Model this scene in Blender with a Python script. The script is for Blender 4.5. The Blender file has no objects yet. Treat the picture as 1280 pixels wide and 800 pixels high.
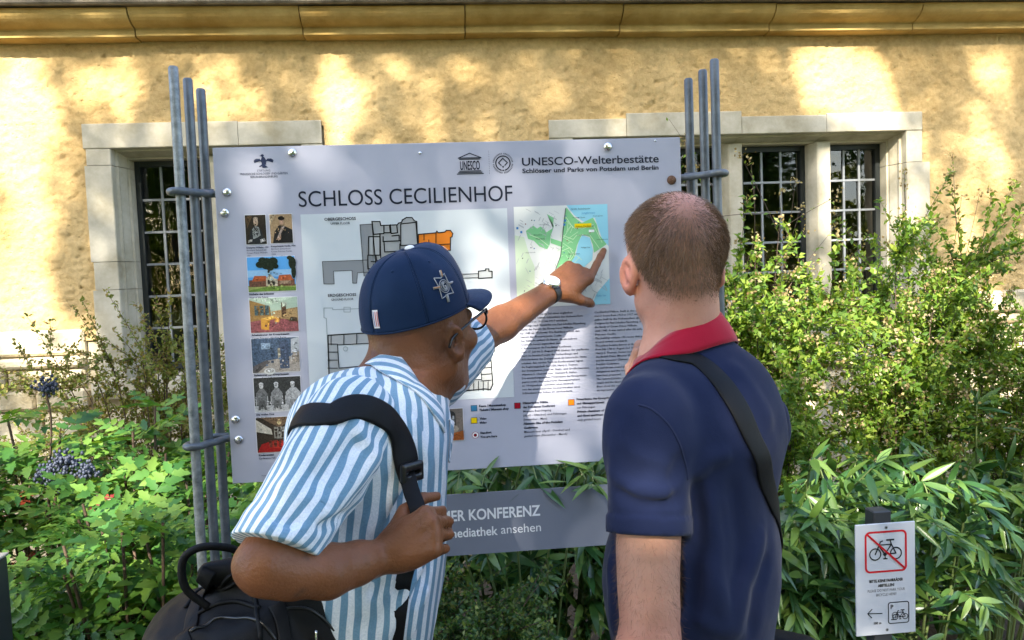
import bpy, bmesh, math, random
import numpy as np
from mathutils import Vector, Matrix

random.seed(7)
rng = np.random.default_rng(7)
scene = bpy.context.scene
COL = scene.collection
rad = math.radians

# ------------------------------------------------------------------ camera
FPX = 960.0
YAW, PITCH, ROLL, EYE = rad(5.2), rad(3.4), rad(2.2), 1.62
CAM = np.array([0.0, 0.0, EYE])
_f = np.array([math.sin(YAW)*math.cos(PITCH), math.cos(YAW)*math.cos(PITCH), -math.sin(PITCH)])
_r0 = np.array([math.cos(YAW), -math.sin(YAW), 0.0])
_u0 = np.cross(_r0, _f)
_r = math.cos(ROLL)*_r0 - math.sin(ROLL)*_u0
_u = math.sin(ROLL)*_r0 + math.cos(ROLL)*_u0
cd = bpy.data.cameras.new("camera")
cam = bpy.data.objects.new("camera", cd)
COL.objects.link(cam)
cd.sensor_width = 36.0
cd.lens = 36.0*FPX/1280.0
cd.clip_start, cd.clip_end = 0.05, 400.0
cam.matrix_world = Matrix(((_r[0], _u[0], -_f[0], CAM[0]), (_r[1], _u[1], -_f[1], CAM[1]),
                           (_r[2], _u[2], -_f[2], CAM[2]), (0, 0, 0, 1)))
scene.camera = cam

# ------------------------------------------------------------------ sky, sun, exposure
SUN_AZ, SUN_EL = rad(15.0), rad(36.0)          # sun stands behind the viewer, a little to the left
LDIR = np.array([math.sin(SUN_AZ)*math.cos(SUN_EL), math.cos(SUN_AZ)*math.cos(SUN_EL), -math.sin(SUN_EL)])
world = bpy.data.worlds.new("World")
scene.world = world
world.use_nodes = True
nt = world.node_tree
nt.nodes.clear()
wo = nt.nodes.new("ShaderNodeOutputWorld")
bg = nt.nodes.new("ShaderNodeBackground")
sky = nt.nodes.new("ShaderNodeTexSky")
sky.sky_type = 'NISHITA'
sky.sun_disc = False
sky.sun_elevation = SUN_EL
sky.sun_rotation = math.pi + SUN_AZ
sky.air_density = 1.0
sky.dust_density = 2.0
bg.inputs[1].default_value = 0.14
nt.links.new(sky.outputs[0], bg.inputs[0])
nt.links.new(bg.outputs[0], wo.inputs[0])
sd = bpy.data.lights.new("sun", 'SUN')
sd.energy = 3.4
sd.angle = rad(0.6)
sd.color = (1.0, 0.93, 0.80)
sun = bpy.data.objects.new("sun", sd)
COL.objects.link(sun)
sun.rotation_euler = Vector(LDIR).to_track_quat('-Z', 'Y').to_euler()
scene.view_settings.view_transform = 'Standard'
scene.view_settings.look = 'None'
scene.view_settings.exposure = 2.45
scene.view_settings.gamma = 1.0
scene.render.engine = 'CYCLES'

# ------------------------------------------------------------------ helpers
def ray(u, v):
    return _f + (u-640.0)/FPX*_r - (v-400.0)/FPX*_u

def onY(u, v, Y):
    """point of the vertical plane y = Y seen in direction (u, v)"""
    d = ray(u, v)
    return CAM + d*((Y-CAM[1])/d[1])

def atD(u, v, d):
    return CAM + d*ray(u, v)

ORG = {}

def empty(name, loc, label=None, cat=None, group=None, kind=None):
    o = bpy.data.objects.new(name, None)
    COL.objects.link(o)
    o.location = loc
    o.empty_display_size = 0.05
    ORG[o] = np.array(loc, float)
    tag(o, label, cat, group, kind)
    return o

def tag(o, label=None, cat=None, group=None, kind=None):
    if label: o["label"] = label
    if cat: o["category"] = cat
    if group: o["group"] = group
    if kind: o["kind"] = kind
    return o

def root_org(p):
    return ORG[p] if p is not None else np.zeros(3)

def mk(name, V, F, mat=None, parent=None, smooth=False, mats=None, fmat=None):
    """one mesh object from world coordinates; children keep the root's origin"""
    V = np.asarray(V, float).reshape(-1, 3)
    org = root_org(parent)
    me = bpy.data.meshes.new(name)
    V = V - org
    if isinstance(F, np.ndarray):
        n, k = F.shape
        me.vertices.add(len(V)); me.vertices.foreach_set("co", V.astype(np.float32).ravel())
        me.loops.add(n*k); me.loops.foreach_set("vertex_index", F.astype(np.int32).ravel())
        me.polygons.add(n); me.polygons.foreach_set("loop_start", np.arange(0, n*k, k, dtype=np.int32))
        me.update(calc_edges=True)
    else:
        me.from_pydata([tuple(v) for v in V], [], [tuple(f) for f in F])
        me.update()
    o = bpy.data.objects.new(name, me)
    COL.objects.link(o)
    if mats:
        for m in mats: me.materials.append(m)
        if fmat is not None:
            me.polygons.foreach_set("material_index", np.asarray(fmat, dtype=np.int32))
    elif mat:
        me.materials.append(mat)
    if smooth:
        me.polygons.foreach_set("use_smooth", np.ones(len(me.polygons), dtype=bool))
    if parent is not None:
        o.parent = parent
        ORG[o] = org
    else:
        ORG[o] = np.zeros(3)
    return o

def mk_bm(name, bm, mat, parent=None, smooth=False):
    org = root_org(parent)
    me = bpy.data.meshes.new(name)
    bmesh.ops.translate(bm, verts=bm.verts, vec=Vector(-org))
    bm.to_mesh(me); bm.free()
    o = bpy.data.objects.new(name, me)
    COL.objects.link(o)
    me.materials.append(mat)
    if smooth:
        me.polygons.foreach_set("use_smooth", np.ones(len(me.polygons), dtype=bool))
    if parent is not None:
        o.parent = parent; ORG[o] = org
    else:
        ORG[o] = np.zeros(3)
    return o

def box_bm(x0, x1, y0, y1, z0, z1, bevel=0.0, jit=0.0, seg=1):
    bm = bmesh.new()
    bmesh.ops.create_cube(bm, size=1.0)
    for v in bm.verts:
        v.co = Vector(((x0+x1)/2+v.co.x*(x1-x0), (y0+y1)/2+v.co.y*(y1-y0), (z0+z1)/2+v.co.z*(z1-z0)))
        if jit:
            v.co += Vector((random.uniform(-jit, jit), random.uniform(-jit, jit), random.uniform(-jit, jit)))
    if bevel:
        bmesh.ops.bevel(bm, geom=list(bm.edges), offset=bevel, segments=seg, affect='EDGES', profile=0.5)
    return bm

def box(name, x0, x1, y0, y1, z0, z1, mat, parent=None, bevel=0.0, jit=0.0, seg=1):
    return mk_bm(name, box_bm(x0, x1, y0, y1, z0, z1, bevel, jit, seg), mat, parent)

def extrude_profile(name, prof, a0, a1, axis, mat, parent, flip=False):
    """closed profile of (p, q); axis 'x': profile is (y, z) swept along x; axis 'z': profile is (x, y) swept along z"""
    n = len(prof)
    V = []
    for a in (a0, a1):
        for p, q in prof:
            V.append((a, p, q) if axis == 'x' else (p, q, a))
    F = [(i, (i+1) % n, n+(i+1) % n, n+i) for i in range(n)]
    F += [tuple(range(n-1, -1, -1)), tuple(range(n, 2*n))]
    o = mk(name, V, F, mat, parent)
    bm = bmesh.new(); bm.from_mesh(o.data)
    bmesh.ops.recalc_face_normals(bm, faces=bm.faces)
    bm.to_mesh(o.data); bm.free()
    return o

def spline(pts, n):
    """Catmull-Rom through pts, n samples"""
    P = np.asarray(pts, float)
    P = np.vstack([2*P[0]-P[1], P, 2*P[-1]-P[-2]])
    segs = len(P)-3
    t = np.linspace(0, segs-1e-9, n)
    i = np.floor(t).astype(int); s = (t-i)[:, None]
    p0, p1, p2, p3 = P[i], P[i+1], P[i+2], P[i+3]
    return 0.5*((2*p1)+(-p0+p2)*s+(2*p0-5*p1+4*p2-p3)*s**2+(-p0+3*p1-3*p2+p3)*s**3)

def norm(a):
    a = np.asarray(a, float)
    return a/np.maximum(np.linalg.norm(a, axis=-1, keepdims=True), 1e-12)

def tube_vf(path, radii, sides=8, caps=True):
    path = np.asarray(path, float)
    n = len(path)
    radii = np.broadcast_to(np.asarray(radii, float), (n,))
    T = norm(np.gradient(path, axis=0))
    up = np.array([0.0, 0, 1]) if abs(T[0][2]) < 0.9 else np.array([1.0, 0, 0])
    A = norm(np.cross(T[0], up)); V = []
    for i in range(n):
        A = norm(A - T[i]*np.dot(A, T[i])); B = np.cross(T[i], A)
        for k in range(sides):
            w = 2*math.pi*k/sides
            V.append(path[i]+radii[i]*(math.cos(w)*A+math.sin(w)*B))
    F = []
    for i in range(n-1):
        for k in range(sides):
            a, b = i*sides+k, i*sides+(k+1) % sides
            F.append((a, b, b+sides, a+sides))
    if caps:
        F.append(tuple(range(sides-1, -1, -1)))
        F.append(tuple(range((n-1)*sides, n*sides)))
    return V, F

def tube(name, path, radii, mat, parent=None, sides=8):
    V, F = tube_vf(path, radii, sides)
    return mk(name, V, F, mat, parent, smooth=True)

def join_vf(parts):
    V, F = [], []
    for v, f in parts:
        o = len(V)
        V.extend([tuple(p) for p in v])
        F.extend([tuple(i+o for i in q) for q in f])
    return V, F

# ------------------------------------------------------------------ materials
MATS = {}

def material(name, color, rough=0.6, metal=0.0, spec=0.5, var=None, bump=None, bump2=None, trans=None,
             sheen=0.0, coat=0.0, sss=0.0, coord='Object', attr=None):
    """var = (scale, detail, dark colour, light colour) noise colouring; bump = (scale, strength, distance)"""
    if name in MATS: return MATS[name]
    m = bpy.data.materials.new(name)
    m.use_nodes = True
    t = m.node_tree
    b = t.nodes["Principled BSDF"]
    b.inputs["Base Color"].default_value = (*color, 1)
    b.inputs["Roughness"].default_value = rough
    b.inputs["Metallic"].default_value = metal
    b.inputs["Specular IOR Level"].default_value = spec
    if sheen:
        b.inputs["Sheen Weight"].default_value = sheen
    if coat:
        b.inputs["Coat Weight"].default_value = coat
        b.inputs["Coat Roughness"].default_value = 0.14
    if sss:
        b.inputs["Subsurface Weight"].default_value = sss
        b.inputs["Subsurface Radius"].default_value = (0.012, 0.005, 0.003)
        b.inputs["Subsurface Scale"].default_value = 1.0
    tc = t.nodes.new("ShaderNodeTexCoord")
    if var:
        n = t.nodes.new("ShaderNodeTexNoise")
        n.inputs["Scale"].default_value = var[0]; n.inputs["Detail"].default_value = var[1]
        n.inputs["Roughness"].default_value = 0.65
        r = t.nodes.new("ShaderNodeValToRGB")
        r.color_ramp.elements[0].position = 0.3; r.color_ramp.elements[1].position = 0.7
        r.color_ramp.elements[0].color = (*var[2], 1); r.color_ramp.elements[1].color = (*var[3], 1)
        t.links.new(tc.outputs[coord], n.inputs["Vector"])
        t.links.new(n.outputs["Fac"], r.inputs[0])
        t.links.new(r.outputs[0], b.inputs["Base Color"])
    last = None
    for bp in (bump, bump2):
        if bp:
            n = t.nodes.new("ShaderNodeTexNoise")
            n.inputs["Scale"].default_value = bp[0]; n.inputs["Detail"].default_value = 5
            t.links.new(tc.outputs[coord], n.inputs["Vector"])
            u = t.nodes.new("ShaderNodeBump")
            u.inputs["Strength"].default_value = bp[1]; u.inputs["Distance"].default_value = bp[2]
            t.links.new(n.outputs["Fac"], u.inputs["Height"])
            if last: t.links.new(last.outputs[0], u.inputs["Normal"])
            last = u
    if last: t.links.new(last.outputs[0], b.inputs["Normal"])
    MATS[name] = m
    return m

def leaf_material(name, dark, light, rough=0.35, trans=0.35, spec=0.5, hue=None):
    """leaf with noise between two greens, varied per object, partly translucent"""
    if name in MATS: return MATS[name]
    m = bpy.data.materials.new(name); m.use_nodes = True
    t = m.node_tree; b = t.nodes["Principled BSDF"]
    out = t.nodes["Material Output"]
    geo = t.nodes.new("ShaderNodeNewGeometry")
    oi = t.nodes.new("ShaderNodeObjectInfo")
    add = t.nodes.new("ShaderNodeMath"); add.operation = 'ADD'
    fr = t.nodes.new("ShaderNodeMath"); fr.operation = 'FRACT'
    t.links.new(geo.outputs["Random Per Island"], add.inputs[0])
    t.links.new(oi.outputs["Random"], add.inputs[1])
    t.links.new(add.outputs[0], fr.inputs[0])
    r = t.nodes.new("ShaderNodeValToRGB")
    els = r.color_ramp.elements
    els[0].color = (*dark, 1); els[1].color = (*light, 1)
    if hue:
        for pos, c in hue:
            e = els.new(pos); e.color = (*c, 1)
    t.links.new(fr.outputs[0], r.inputs[0])
    t.links.new(r.outputs[0], b.inputs["Base Color"])
    b.inputs["Roughness"].default_value = rough
    b.inputs["Specular IOR Level"].default_value = spec
    tr = t.nodes.new("ShaderNodeBsdfTranslucent")
    mx = t.nodes.new("ShaderNodeMixRGB"); mx.blend_type = 'MULTIPLY'; mx.inputs[0].default_value = 1
    mx.inputs[2].default_value = (1.5, 1.35, 0.4, 1)
    t.links.new(r.outputs[0], mx.inputs[1]); t.links.new(mx.outputs[0], tr.inputs[0])
    ms = t.nodes.new("ShaderNodeMixShader"); ms.inputs[0].default_value = trans
    t.links.new(b.outputs[0], ms.inputs[1]); t.links.new(tr.outputs[0], ms.inputs[2])
    t.links.new(ms.outputs[0], out.inputs[0])
    MATS[name] = m
    return m

def print_material():
    """flat print: colour held per face corner, with a little paper grain"""
    if "print_ink" in MATS: return MATS["print_ink"]
    m = bpy.data.materials.new("print_ink"); m.use_nodes = True
    t = m.node_tree; b = t.nodes["Principled BSDF"]
    a = t.nodes.new("ShaderNodeVertexColor"); a.layer_name = "ink"
    tc = t.nodes.new("ShaderNodeTexCoord")
    n = t.nodes.new("ShaderNodeTexNoise"); n.inputs["Scale"].default_value = 260; n.inputs["Detail"].default_value = 4
    n.inputs["Roughness"].default_value = 0.75
    t.links.new(tc.outputs["Object"], n.inputs["Vector"])
    mr = t.nodes.new("ShaderNodeMapRange"); mr.inputs[1].default_value = .3; mr.inputs[2].default_value = .7
    t.links.new(n.outputs["Fac"], mr.inputs[0])
    # alpha of the ink says how mottled the picture is there
    m1 = t.nodes.new("ShaderNodeMath"); m1.operation = 'MULTIPLY_ADD'
    t.links.new(mr.outputs[0], m1.inputs[0]); m1.inputs[1].default_value = 1.7; m1.inputs[2].default_value = -0.85
    m2 = t.nodes.new("ShaderNodeMath"); m2.operation = 'MULTIPLY_ADD'
    inv = t.nodes.new("ShaderNodeMath"); inv.operation = 'SUBTRACT'; inv.inputs[0].default_value = 1.0
    t.links.new(a.outputs["Alpha"], inv.inputs[1])
    t.links.new(m1.outputs[0], m2.inputs[0]); t.links.new(inv.outputs[0], m2.inputs[1]); m2.inputs[2].default_value = 1.0
    vm = t.nodes.new("ShaderNodeVectorMath"); vm.operation = 'SCALE'
    t.links.new(a.outputs["Color"], vm.inputs[0]); t.links.new(m2.outputs[0], vm.inputs["Scale"])
    t.links.new(vm.outputs[0], b.inputs["Base Color"])
    b.inputs["Roughness"].default_value = 0.35
    b.inputs["Specular IOR Level"].default_value = 0.3
    MATS["print_ink"] = m
    return m

def srgb(r, g, b):
    f = lambda c: (c/255/12.92) if c/255 <= 0.04045 else ((c/255+0.055)/1.055)**2.4
    return (f(r), f(g), f(b))

class Print:
    """coloured flat polygons on a vertical plane facing -y, stacked in thin ink layers"""
    def __init__(s, Y, step=0.00025):
        s.Y, s.step, s.V, s.F, s.C = Y, step, [], [], []
    def poly(s, pts, c, layer=0, mottle=0.0):
        o = len(s.V)
        y = s.Y - s.step*layer - (len(s.F) % 40)*4e-6
        s.V += [(p[0], y, p[1]) for p in pts]
        s.F.append(tuple(range(o, o+len(pts))))
        s.C.append((*c, 1.0-mottle))
    def rect(s, x0, z0, x1, z1, c, layer=0, mottle=0.0):
        s.poly([(x0, z0), (x1, z0), (x1, z1), (x0, z1)], c, layer, mottle)
    def line(s, pts, w, c, layer=0, closed=False):
        P = [np.array(p, float) for p in pts]
        if closed: P.append(P[0])
        for a, b in zip(P[:-1], P[1:]):
            d = norm(b-a); n = np.array([-d[1], d[0]])*w/2; e = d*w*0.4
            s.poly([a-e+n, a-e-n, b+e-n, b+e+n], c, layer)
    def disc(s, x, z, rx, rz, c, layer=0, n=14, mottle=0.0):
        s.poly([(x+rx*math.cos(2*math.pi*k/n), z+rz*math.sin(2*math.pi*k/n)) for k in range(n)], c, layer, mottle)
    def ring(s, x, z, r, w, c, layer=0, n=22, a0=0, a1=360):
        for k in range(n):
            p = rad(a0+(a1-a0)*k/n); q = rad(a0+(a1-a0)*(k+1)/n)
            s.poly([(x+r*math.cos(p), z+r*math.sin(p)), (x+r*math.cos(q), z+r*math.sin(q)),
                    (x+(r-w)*math.cos(q), z+(r-w)*math.sin(q)), (x+(r-w)*math.cos(p), z+(r-w)*math.sin(p))], c, layer)
    def build(s, name, parent, mat=None):
        o = mk(name, s.V, s.F, mat or print_material(), parent)
        me = o.data
        ca = me.color_attributes.new("ink", 'FLOAT_COLOR', 'CORNER')
        cols = np.zeros((len(me.loops), 4), np.float32)
        for p, c in zip(me.polygons, s.C):
            cols[p.loop_start:p.loop_start+p.loop_total] = c
        ca.data.foreach_set("color", cols.ravel())
        # all faces look towards the viewer's side (-y)
        bm = bmesh.new(); bm.from_mesh(me)
        for f in bm.faces:
            if f.normal.y > 0: f.normal_flip()
        bm.to_mesh(me); bm.free()
        return o

def text(body, x, z, Y, cap, mat, parent, name="lettering", width=None, bold=0.0, shear=0.0, spacing=1.0,
         align='LEFT', line=None, res=2, rot=0.0):
    """flat lettering facing -y; (x, z) is the left end of the first baseline, cap the capital height"""
    cu = bpy.data.curves.new("font", 'FONT')
    cu.body = body
    cu.size = cap/0.73
    cu.resolution_u = res
    cu.offset = bold*cap
    cu.shear = shear
    cu.space_character = spacing
    cu.align_x = align
    if line: cu.space_line = line/(cap/0.73)
    to = bpy.data.objects.new("font", cu)
    COL.objects.link(to)
    dg = bpy.context.evaluated_depsgraph_get()
    me = bpy.data.meshes.new_from_object(to.evaluated_get(dg))
    bpy.data.objects.remove(to); bpy.data.curves.remove(cu)
    n = len(me.vertices)
    co = np.zeros(n*3, np.float32); me.vertices.foreach_get("co", co); co = co.reshape(-1, 3)
    if width and n:
        w = co[:, 0].max()-co[:, 0].min()
        co[:, 0] = (co[:, 0]-(co[:, 0].min() if align == 'LEFT' else 0))*width/w
    c, s_ = math.cos(rot), math.sin(rot)
    X = co[:, 0]*c-co[:, 1]*s_; Z = co[:, 0]*s_+co[:, 1]*c
    org = root_org(parent)
    W = np.stack([x+X, np.full(n, Y), z+Z], 1)-org
    me.vertices.foreach_set("co", W.astype(np.float32).ravel())
    me.materials.clear(); me.materials.append(mat)
    me.update()
    me.name = name
    o = bpy.data.objects.new(name, me)
    COL.objects.link(o)
    o.parent = parent; ORG[o] = org
    return o
# ------------------------------------------------------------------ ground
def plaster_mat():
    m = bpy.data.materials.new("ochre_plaster"); m.use_nodes = True
    t = m.node_tree; b = t.nodes["Principled BSDF"]; L = t.links.new
    tc = t.nodes.new("ShaderNodeTexCoord")
    def noise(scale, detail=5, rough=.6, dist=0):
        n = t.nodes.new("ShaderNodeTexNoise"); n.inputs["Scale"].default_value = scale
        n.inputs["Detail"].default_value = detail; n.inputs["Roughness"].default_value = rough
        n.inputs["Distortion"].default_value = dist
        L(tc.outputs["Object"], n.inputs["Vector"]); return n
    n1 = noise(1.6, 6, .6); n2 = noise(38, 6, .7)
    r = t.nodes.new("ShaderNodeValToRGB")
    e = r.color_ramp.elements
    e[0].position, e[1].position = .3, .72
    e[0].color = (.51, .345, .145, 1); e[1].color = (.70, .505, .245, 1)
    L(n1.outputs["Fac"], r.inputs[0])
    r2 = t.nodes.new("ShaderNodeValToRGB")
    r2.color_ramp.elements[0].position, r2.color_ramp.elements[1].position = .32, .6
    r2.color_ramp.elements[0].color = (.78, .74, .68, 1); r2.color_ramp.elements[1].color = (1.03, 1.02, 1, 1)
    L(n2.outputs["Fac"], r2.inputs[0])
    mx = t.nodes.new("ShaderNodeMixRGB"); mx.blend_type = 'MULTIPLY'; mx.inputs[0].default_value = .8
    L(r.outputs[0], mx.inputs[1]); L(r2.outputs[0], mx.inputs[2]); L(mx.outputs[0], b.inputs["Base Color"])
    b.inputs["Roughness"].default_value = .95; b.inputs["Specular IOR Level"].default_value = .15
    # trowelled relief: broad swell, grit and small pits
    h1 = noise(9, 4, .6, .6); h2 = noise(60, 6, .75)
    vo = t.nodes.new("ShaderNodeTexVoronoi"); vo.inputs["Scale"].default_value = 26
    L(tc.outputs["Object"], vo.inputs["Vector"])
    pit = t.nodes.new("ShaderNodeMapRange"); pit.inputs[1].default_value = 0.0; pit.inputs[2].default_value = .18
    L(vo.outputs["Distance"], pit.inputs[0])
    u = None
    for src, st, di in ((h1.outputs["Fac"], .9, .012), (h2.outputs["Fac"], .95, .008), (pit.outputs[0], .7, .006)):
        k = t.nodes.new("ShaderNodeBump"); k.inputs["Strength"].default_value = st; k.inputs["Distance"].default_value = di
        L(src, k.inputs["Height"])
        if u: L(u.outputs[0], k.inputs["Normal"])
        u = k
    L(u.outputs[0], b.inputs["Normal"])
    return m

PLASTER = plaster_mat()
SAND = material("pale_sandstone", (.55, .48, .34), .9, spec=.2, var=(5, 8, (.33, .285, .19), (.60, .545, .43)), bump=(45, .35, .004), bump2=(8, .3, .006))
QUARRY = material("quarry_stone", (.6, .5, .33), .95, spec=.15, var=(5, 7, (.44, .35, .20), (.68, .60, .44)), bump=(14, .9, .02), bump2=(70, .5, .005))
CORN = material("cornice_sandstone", (.4, .27, .09), 1.0, spec=.05, var=(3, 8, (.27, .165, .045), (.56, .39, .15)), bump=(55, .7, .004), bump2=(7, .5, .012))
LEDGE = material("weathered_ledge", (.2, .17, .13), .95, spec=.1, var=(9, 6, (.11, .09, .065), (.27, .23, .18)), bump=(30, .6, .006))
MORTAR = material("mortar", (.42, .36, .25), .95, spec=.1, bump=(60, .5, .004))
LEADBAR = material("lead_bar", (.26, .275, .29), .45, .3, bump=(80, .2, .002))
IRONFR = material("dark_window_iron", (.03, .035, .035), .45, .4)
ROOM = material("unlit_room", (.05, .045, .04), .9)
SOIL = material("garden_soil", (.06, .045, .03), .95, var=(6, 6, (.035, .026, .018), (.09, .068, .045)), bump=(18, .8, .03))
LAWN = material("lawn", (.09, .15, .03), .9, var=(3, 6, (.06, .11, .02), (.14, .20, .05)), bump=(60, .8, .03))
TILE = material("clay_tile", (.22, .09, .05), .8, var=(4, 4, (.14, .06, .035), (.28, .12, .07)), bump=(12, .4, .02))

def glass_mat():
    m = bpy.data.materials.new("old_window_glass"); m.use_nodes = True
    t = m.node_tree; L = t.links.new
    t.nodes.remove(t.nodes["Principled BSDF"])
    out = t.nodes["Material Output"]
    tc = t.nodes.new("ShaderNodeTexCoord")
    n = t.nodes.new("ShaderNodeTexNoise"); n.inputs["Scale"].default_value = 7; n.inputs["Detail"].default_value = 1.5
    L(tc.outputs["Object"], n.inputs["Vector"])
    b = t.nodes.new("ShaderNodeBump"); b.inputs["Strength"].default_value = .35; b.inputs["Distance"].default_value = .008
    L(n.outputs["Fac"], b.inputs["Height"])
    g = t.nodes.new("ShaderNodeBsdfGlossy"); g.inputs["Roughness"].default_value = .015
    g.inputs["Color"].default_value = (1, 1, 1, 1)
    tr = t.nodes.new("ShaderNodeBsdfTransparent"); tr.inputs[0].default_value = (.75, .8, .75, 1)
    fr = t.nodes.new("ShaderNodeFresnel"); fr.inputs[0].default_value = 1.6
    L(b.outputs[0], g.inputs["Normal"]); L(b.outputs[0], fr.inputs["Normal"])
    mr = t.nodes.new("ShaderNodeMath"); mr.operation = 'MULTIPLY_ADD'; mr.inputs[1].default_value = .9; mr.inputs[2].default_value = .01
    L(fr.outputs[0], mr.inputs[0])
    ms = t.nodes.new("ShaderNodeMixShader"); L(mr.outputs[0], ms.inputs[0]); L(tr.outputs[0], ms.inputs[1]); L(g.outputs[0], ms.inputs[2])
    L(ms.outputs[0], out.inputs[0])
    return m
GLASS = glass_mat()

gn = 60
xs = np.linspace(-60, 60, gn); ys = np.linspace(-80, 30, gn)
GV = [(x, y, 0.0) for y in ys for x in xs]
GF = [(j*gn+i, j*gn+i+1, (j+1)*gn+i+1, (j+1)*gn+i) for j in range(gn-1) for i in range(gn-1)]
tag(mk("lawn", GV, GF, LAWN), kind="structure")
GRAVEL = material("gravel_path", (.17, .14, .10), .95, var=(40, 6, (.11, .09, .065), (.22, .19, .14)), bump=(90, .9, .01))
tag(mk("path", [(-12, -1.8, .004), (14, -1.8, .004), (14, 1.62, .004), (-12, 1.62, .004)], [(0, 1, 2, 3)], GRAVEL), kind="structure")
bx, by = np.linspace(-9, 10, 70), np.linspace(1.62, 4.2, 14)
SV = [(x, y, .02+.03*math.sin(x*3.1+y*5)*math.sin(y*7-x)+(0.03 if y > 1.7 else -.018)) for y in by for x in bx]
SF = [(j*70+i, j*70+i+1, (j+1)*70+i+1, (j+1)*70+i) for j in range(13) for i in range(69)]
tag(mk("flower_bed", SV, SF, SOIL), kind="structure")

# ------------------------------------------------------------------ palace wall
WY = 4.2                                       # plaster face
bld = empty("palace_wing", (0.5, WY, 0), "ochre plastered palace wing with stone framed leaded windows and a sandstone cornice", "building")
XL, XR = -7.0, 8.0
ZP, ZC = 1.42, 2.895                          # top of the stone base, underside of the cornice
LW = dict(x0=-1.80, x1=-0.56, o0=-1.665, o1=-0.70, mull=[-1.20])
RW = dict(x0=0.62, x1=2.79, o0=0.75, o1=2.665, mull=[1.22, 1.70, 2.225])
ZT, ZB, ZS = 2.475, 2.348, 1.14                # lintel top, lintel underside, sill
# plaster as a shell with two openings, front face gently uneven
def pnoise(x, z, sc, seed):
    qx, qz = x*sc+seed*7.7, z*sc+seed*3.1
    i, k = np.floor(qx).astype(np.int64), np.floor(qz).astype(np.int64)
    f, g = qx-i, qz-k; f = f*f*(3-2*f); g = g*g*(3-2*g)
    h = lambda a, b: ((((a*73856093) ^ (b*19349663))*1103515245+12345) & 0x7fffffff)/0x7fffffff
    return (h(i, k)*(1-f)+h(i+1, k)*f)*(1-g)+(h(i, k+1)*(1-f)+h(i+1, k+1)*f)*g
def plaster_piece(x0, x1, z0, z1):
    """trowelled plaster: swells, drag marks and pits as real relief"""
    st = .0105
    nx = max(2, int((x1-x0)/st)); nz = max(2, int((z1-z0)/st))
    X, Z = np.meshgrid(np.linspace(x0, x1, nx+1), np.linspace(z0, z1, nz+1))
    w = .008*(pnoise(X, Z, 3.1, 1)-.5)+.006*(pnoise(X, Z*1.8, 12, 2)-.5)+.006*(pnoise(X*.8, Z*1.6, 33, 3)-.5)+.007*(pnoise(X, Z, 75, 4)-.5)
    p = pnoise(X, Z, 31, 5)*pnoise(X, Z, 62, 6)
    w = w-.009*np.clip((p-.56)/.12, 0, 1)
    V = np.stack([X, WY-w-.004, Z], -1).reshape(-1, 3)
    I = np.arange((nx+1)*(nz+1)).reshape(nz+1, nx+1)
    F = np.stack([I[:-1, :-1], I[:-1, 1:], I[1:, 1:], I[1:, :-1]], -1).reshape(-1, 4)
    return V, F
def cat_vf(ps):
    o = 0; Vs = []; Fs = []
    for v, f in ps: Vs.append(v); Fs.append(f+o); o += len(v)
    return np.vstack(Vs), np.vstack(Fs)
pv, pf = cat_vf([plaster_piece(XL+3.5, LW['x0']+.02, ZP-.06, ZC+.05), plaster_piece(LW['x0']+.02, LW['x1']-.02, ZT-.03, ZC+.05),
                  plaster_piece(LW['x1']-.02, RW['x0']+.02, ZP-.06, ZC+.05), plaster_piece(RW['x0']+.02, RW['x1']-.02, ZT-.03, ZC+.05),
                  plaster_piece(RW['x1']-.02, XR-3.2, ZP-.06, ZC+.05)])
mk("plaster_face", pv, pf, PLASTER, bld, smooth=True)
for a, b in ((XL, XL+3.5), (XR-3.2, XR)):
    mk("plaster_face", [(a, WY, ZP-.06), (b, WY, ZP-.06), (b, WY, ZC+.05), (a, WY, ZC+.05)], [(0, 1, 2, 3)], PLASTER, bld)
# wall core behind plaster and stones, with the rooms left open
for (a, b, c, d) in ((XL, LW['o0']-.02, -.1, 3.2), (LW['o1']+.02, RW['o0']-.02, -.1, 3.2), (RW['o1']+.02, XR, -.1, 3.2),
                     (LW['o0']-.02, LW['o1']+.02, -.1, ZS-.06), (LW['o0']-.02, LW['o1']+.02, ZB+.03, 3.2),
                     (RW['o0']-.02, RW['o1']+.02, -.1, ZS-.06), (RW['o0']-.02, RW['o1']+.02, ZB+.03, 3.2)):
    box("wall_core", a, b, WY+.012, WY+.45, c, d, MORTAR, bld)
for W in (LW, RW):
    a, b = W['o0']-.3, W['o1']+.3
    V = [(a, WY+.46, .6), (b, WY+.46, .6), (b, WY+2.6, .6), (a, WY+2.6, .6), (a, WY+.46, 2.9), (b, WY+.46, 2.9), (b, WY+2.6, 2.9), (a, WY+2.6, 2.9)]
    mk("room", V, [(0, 1, 2, 3), (4, 5, 6, 7), (1, 2, 6, 5), (2, 3, 7, 6), (3, 0, 4, 7)], ROOM, bld)
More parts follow.
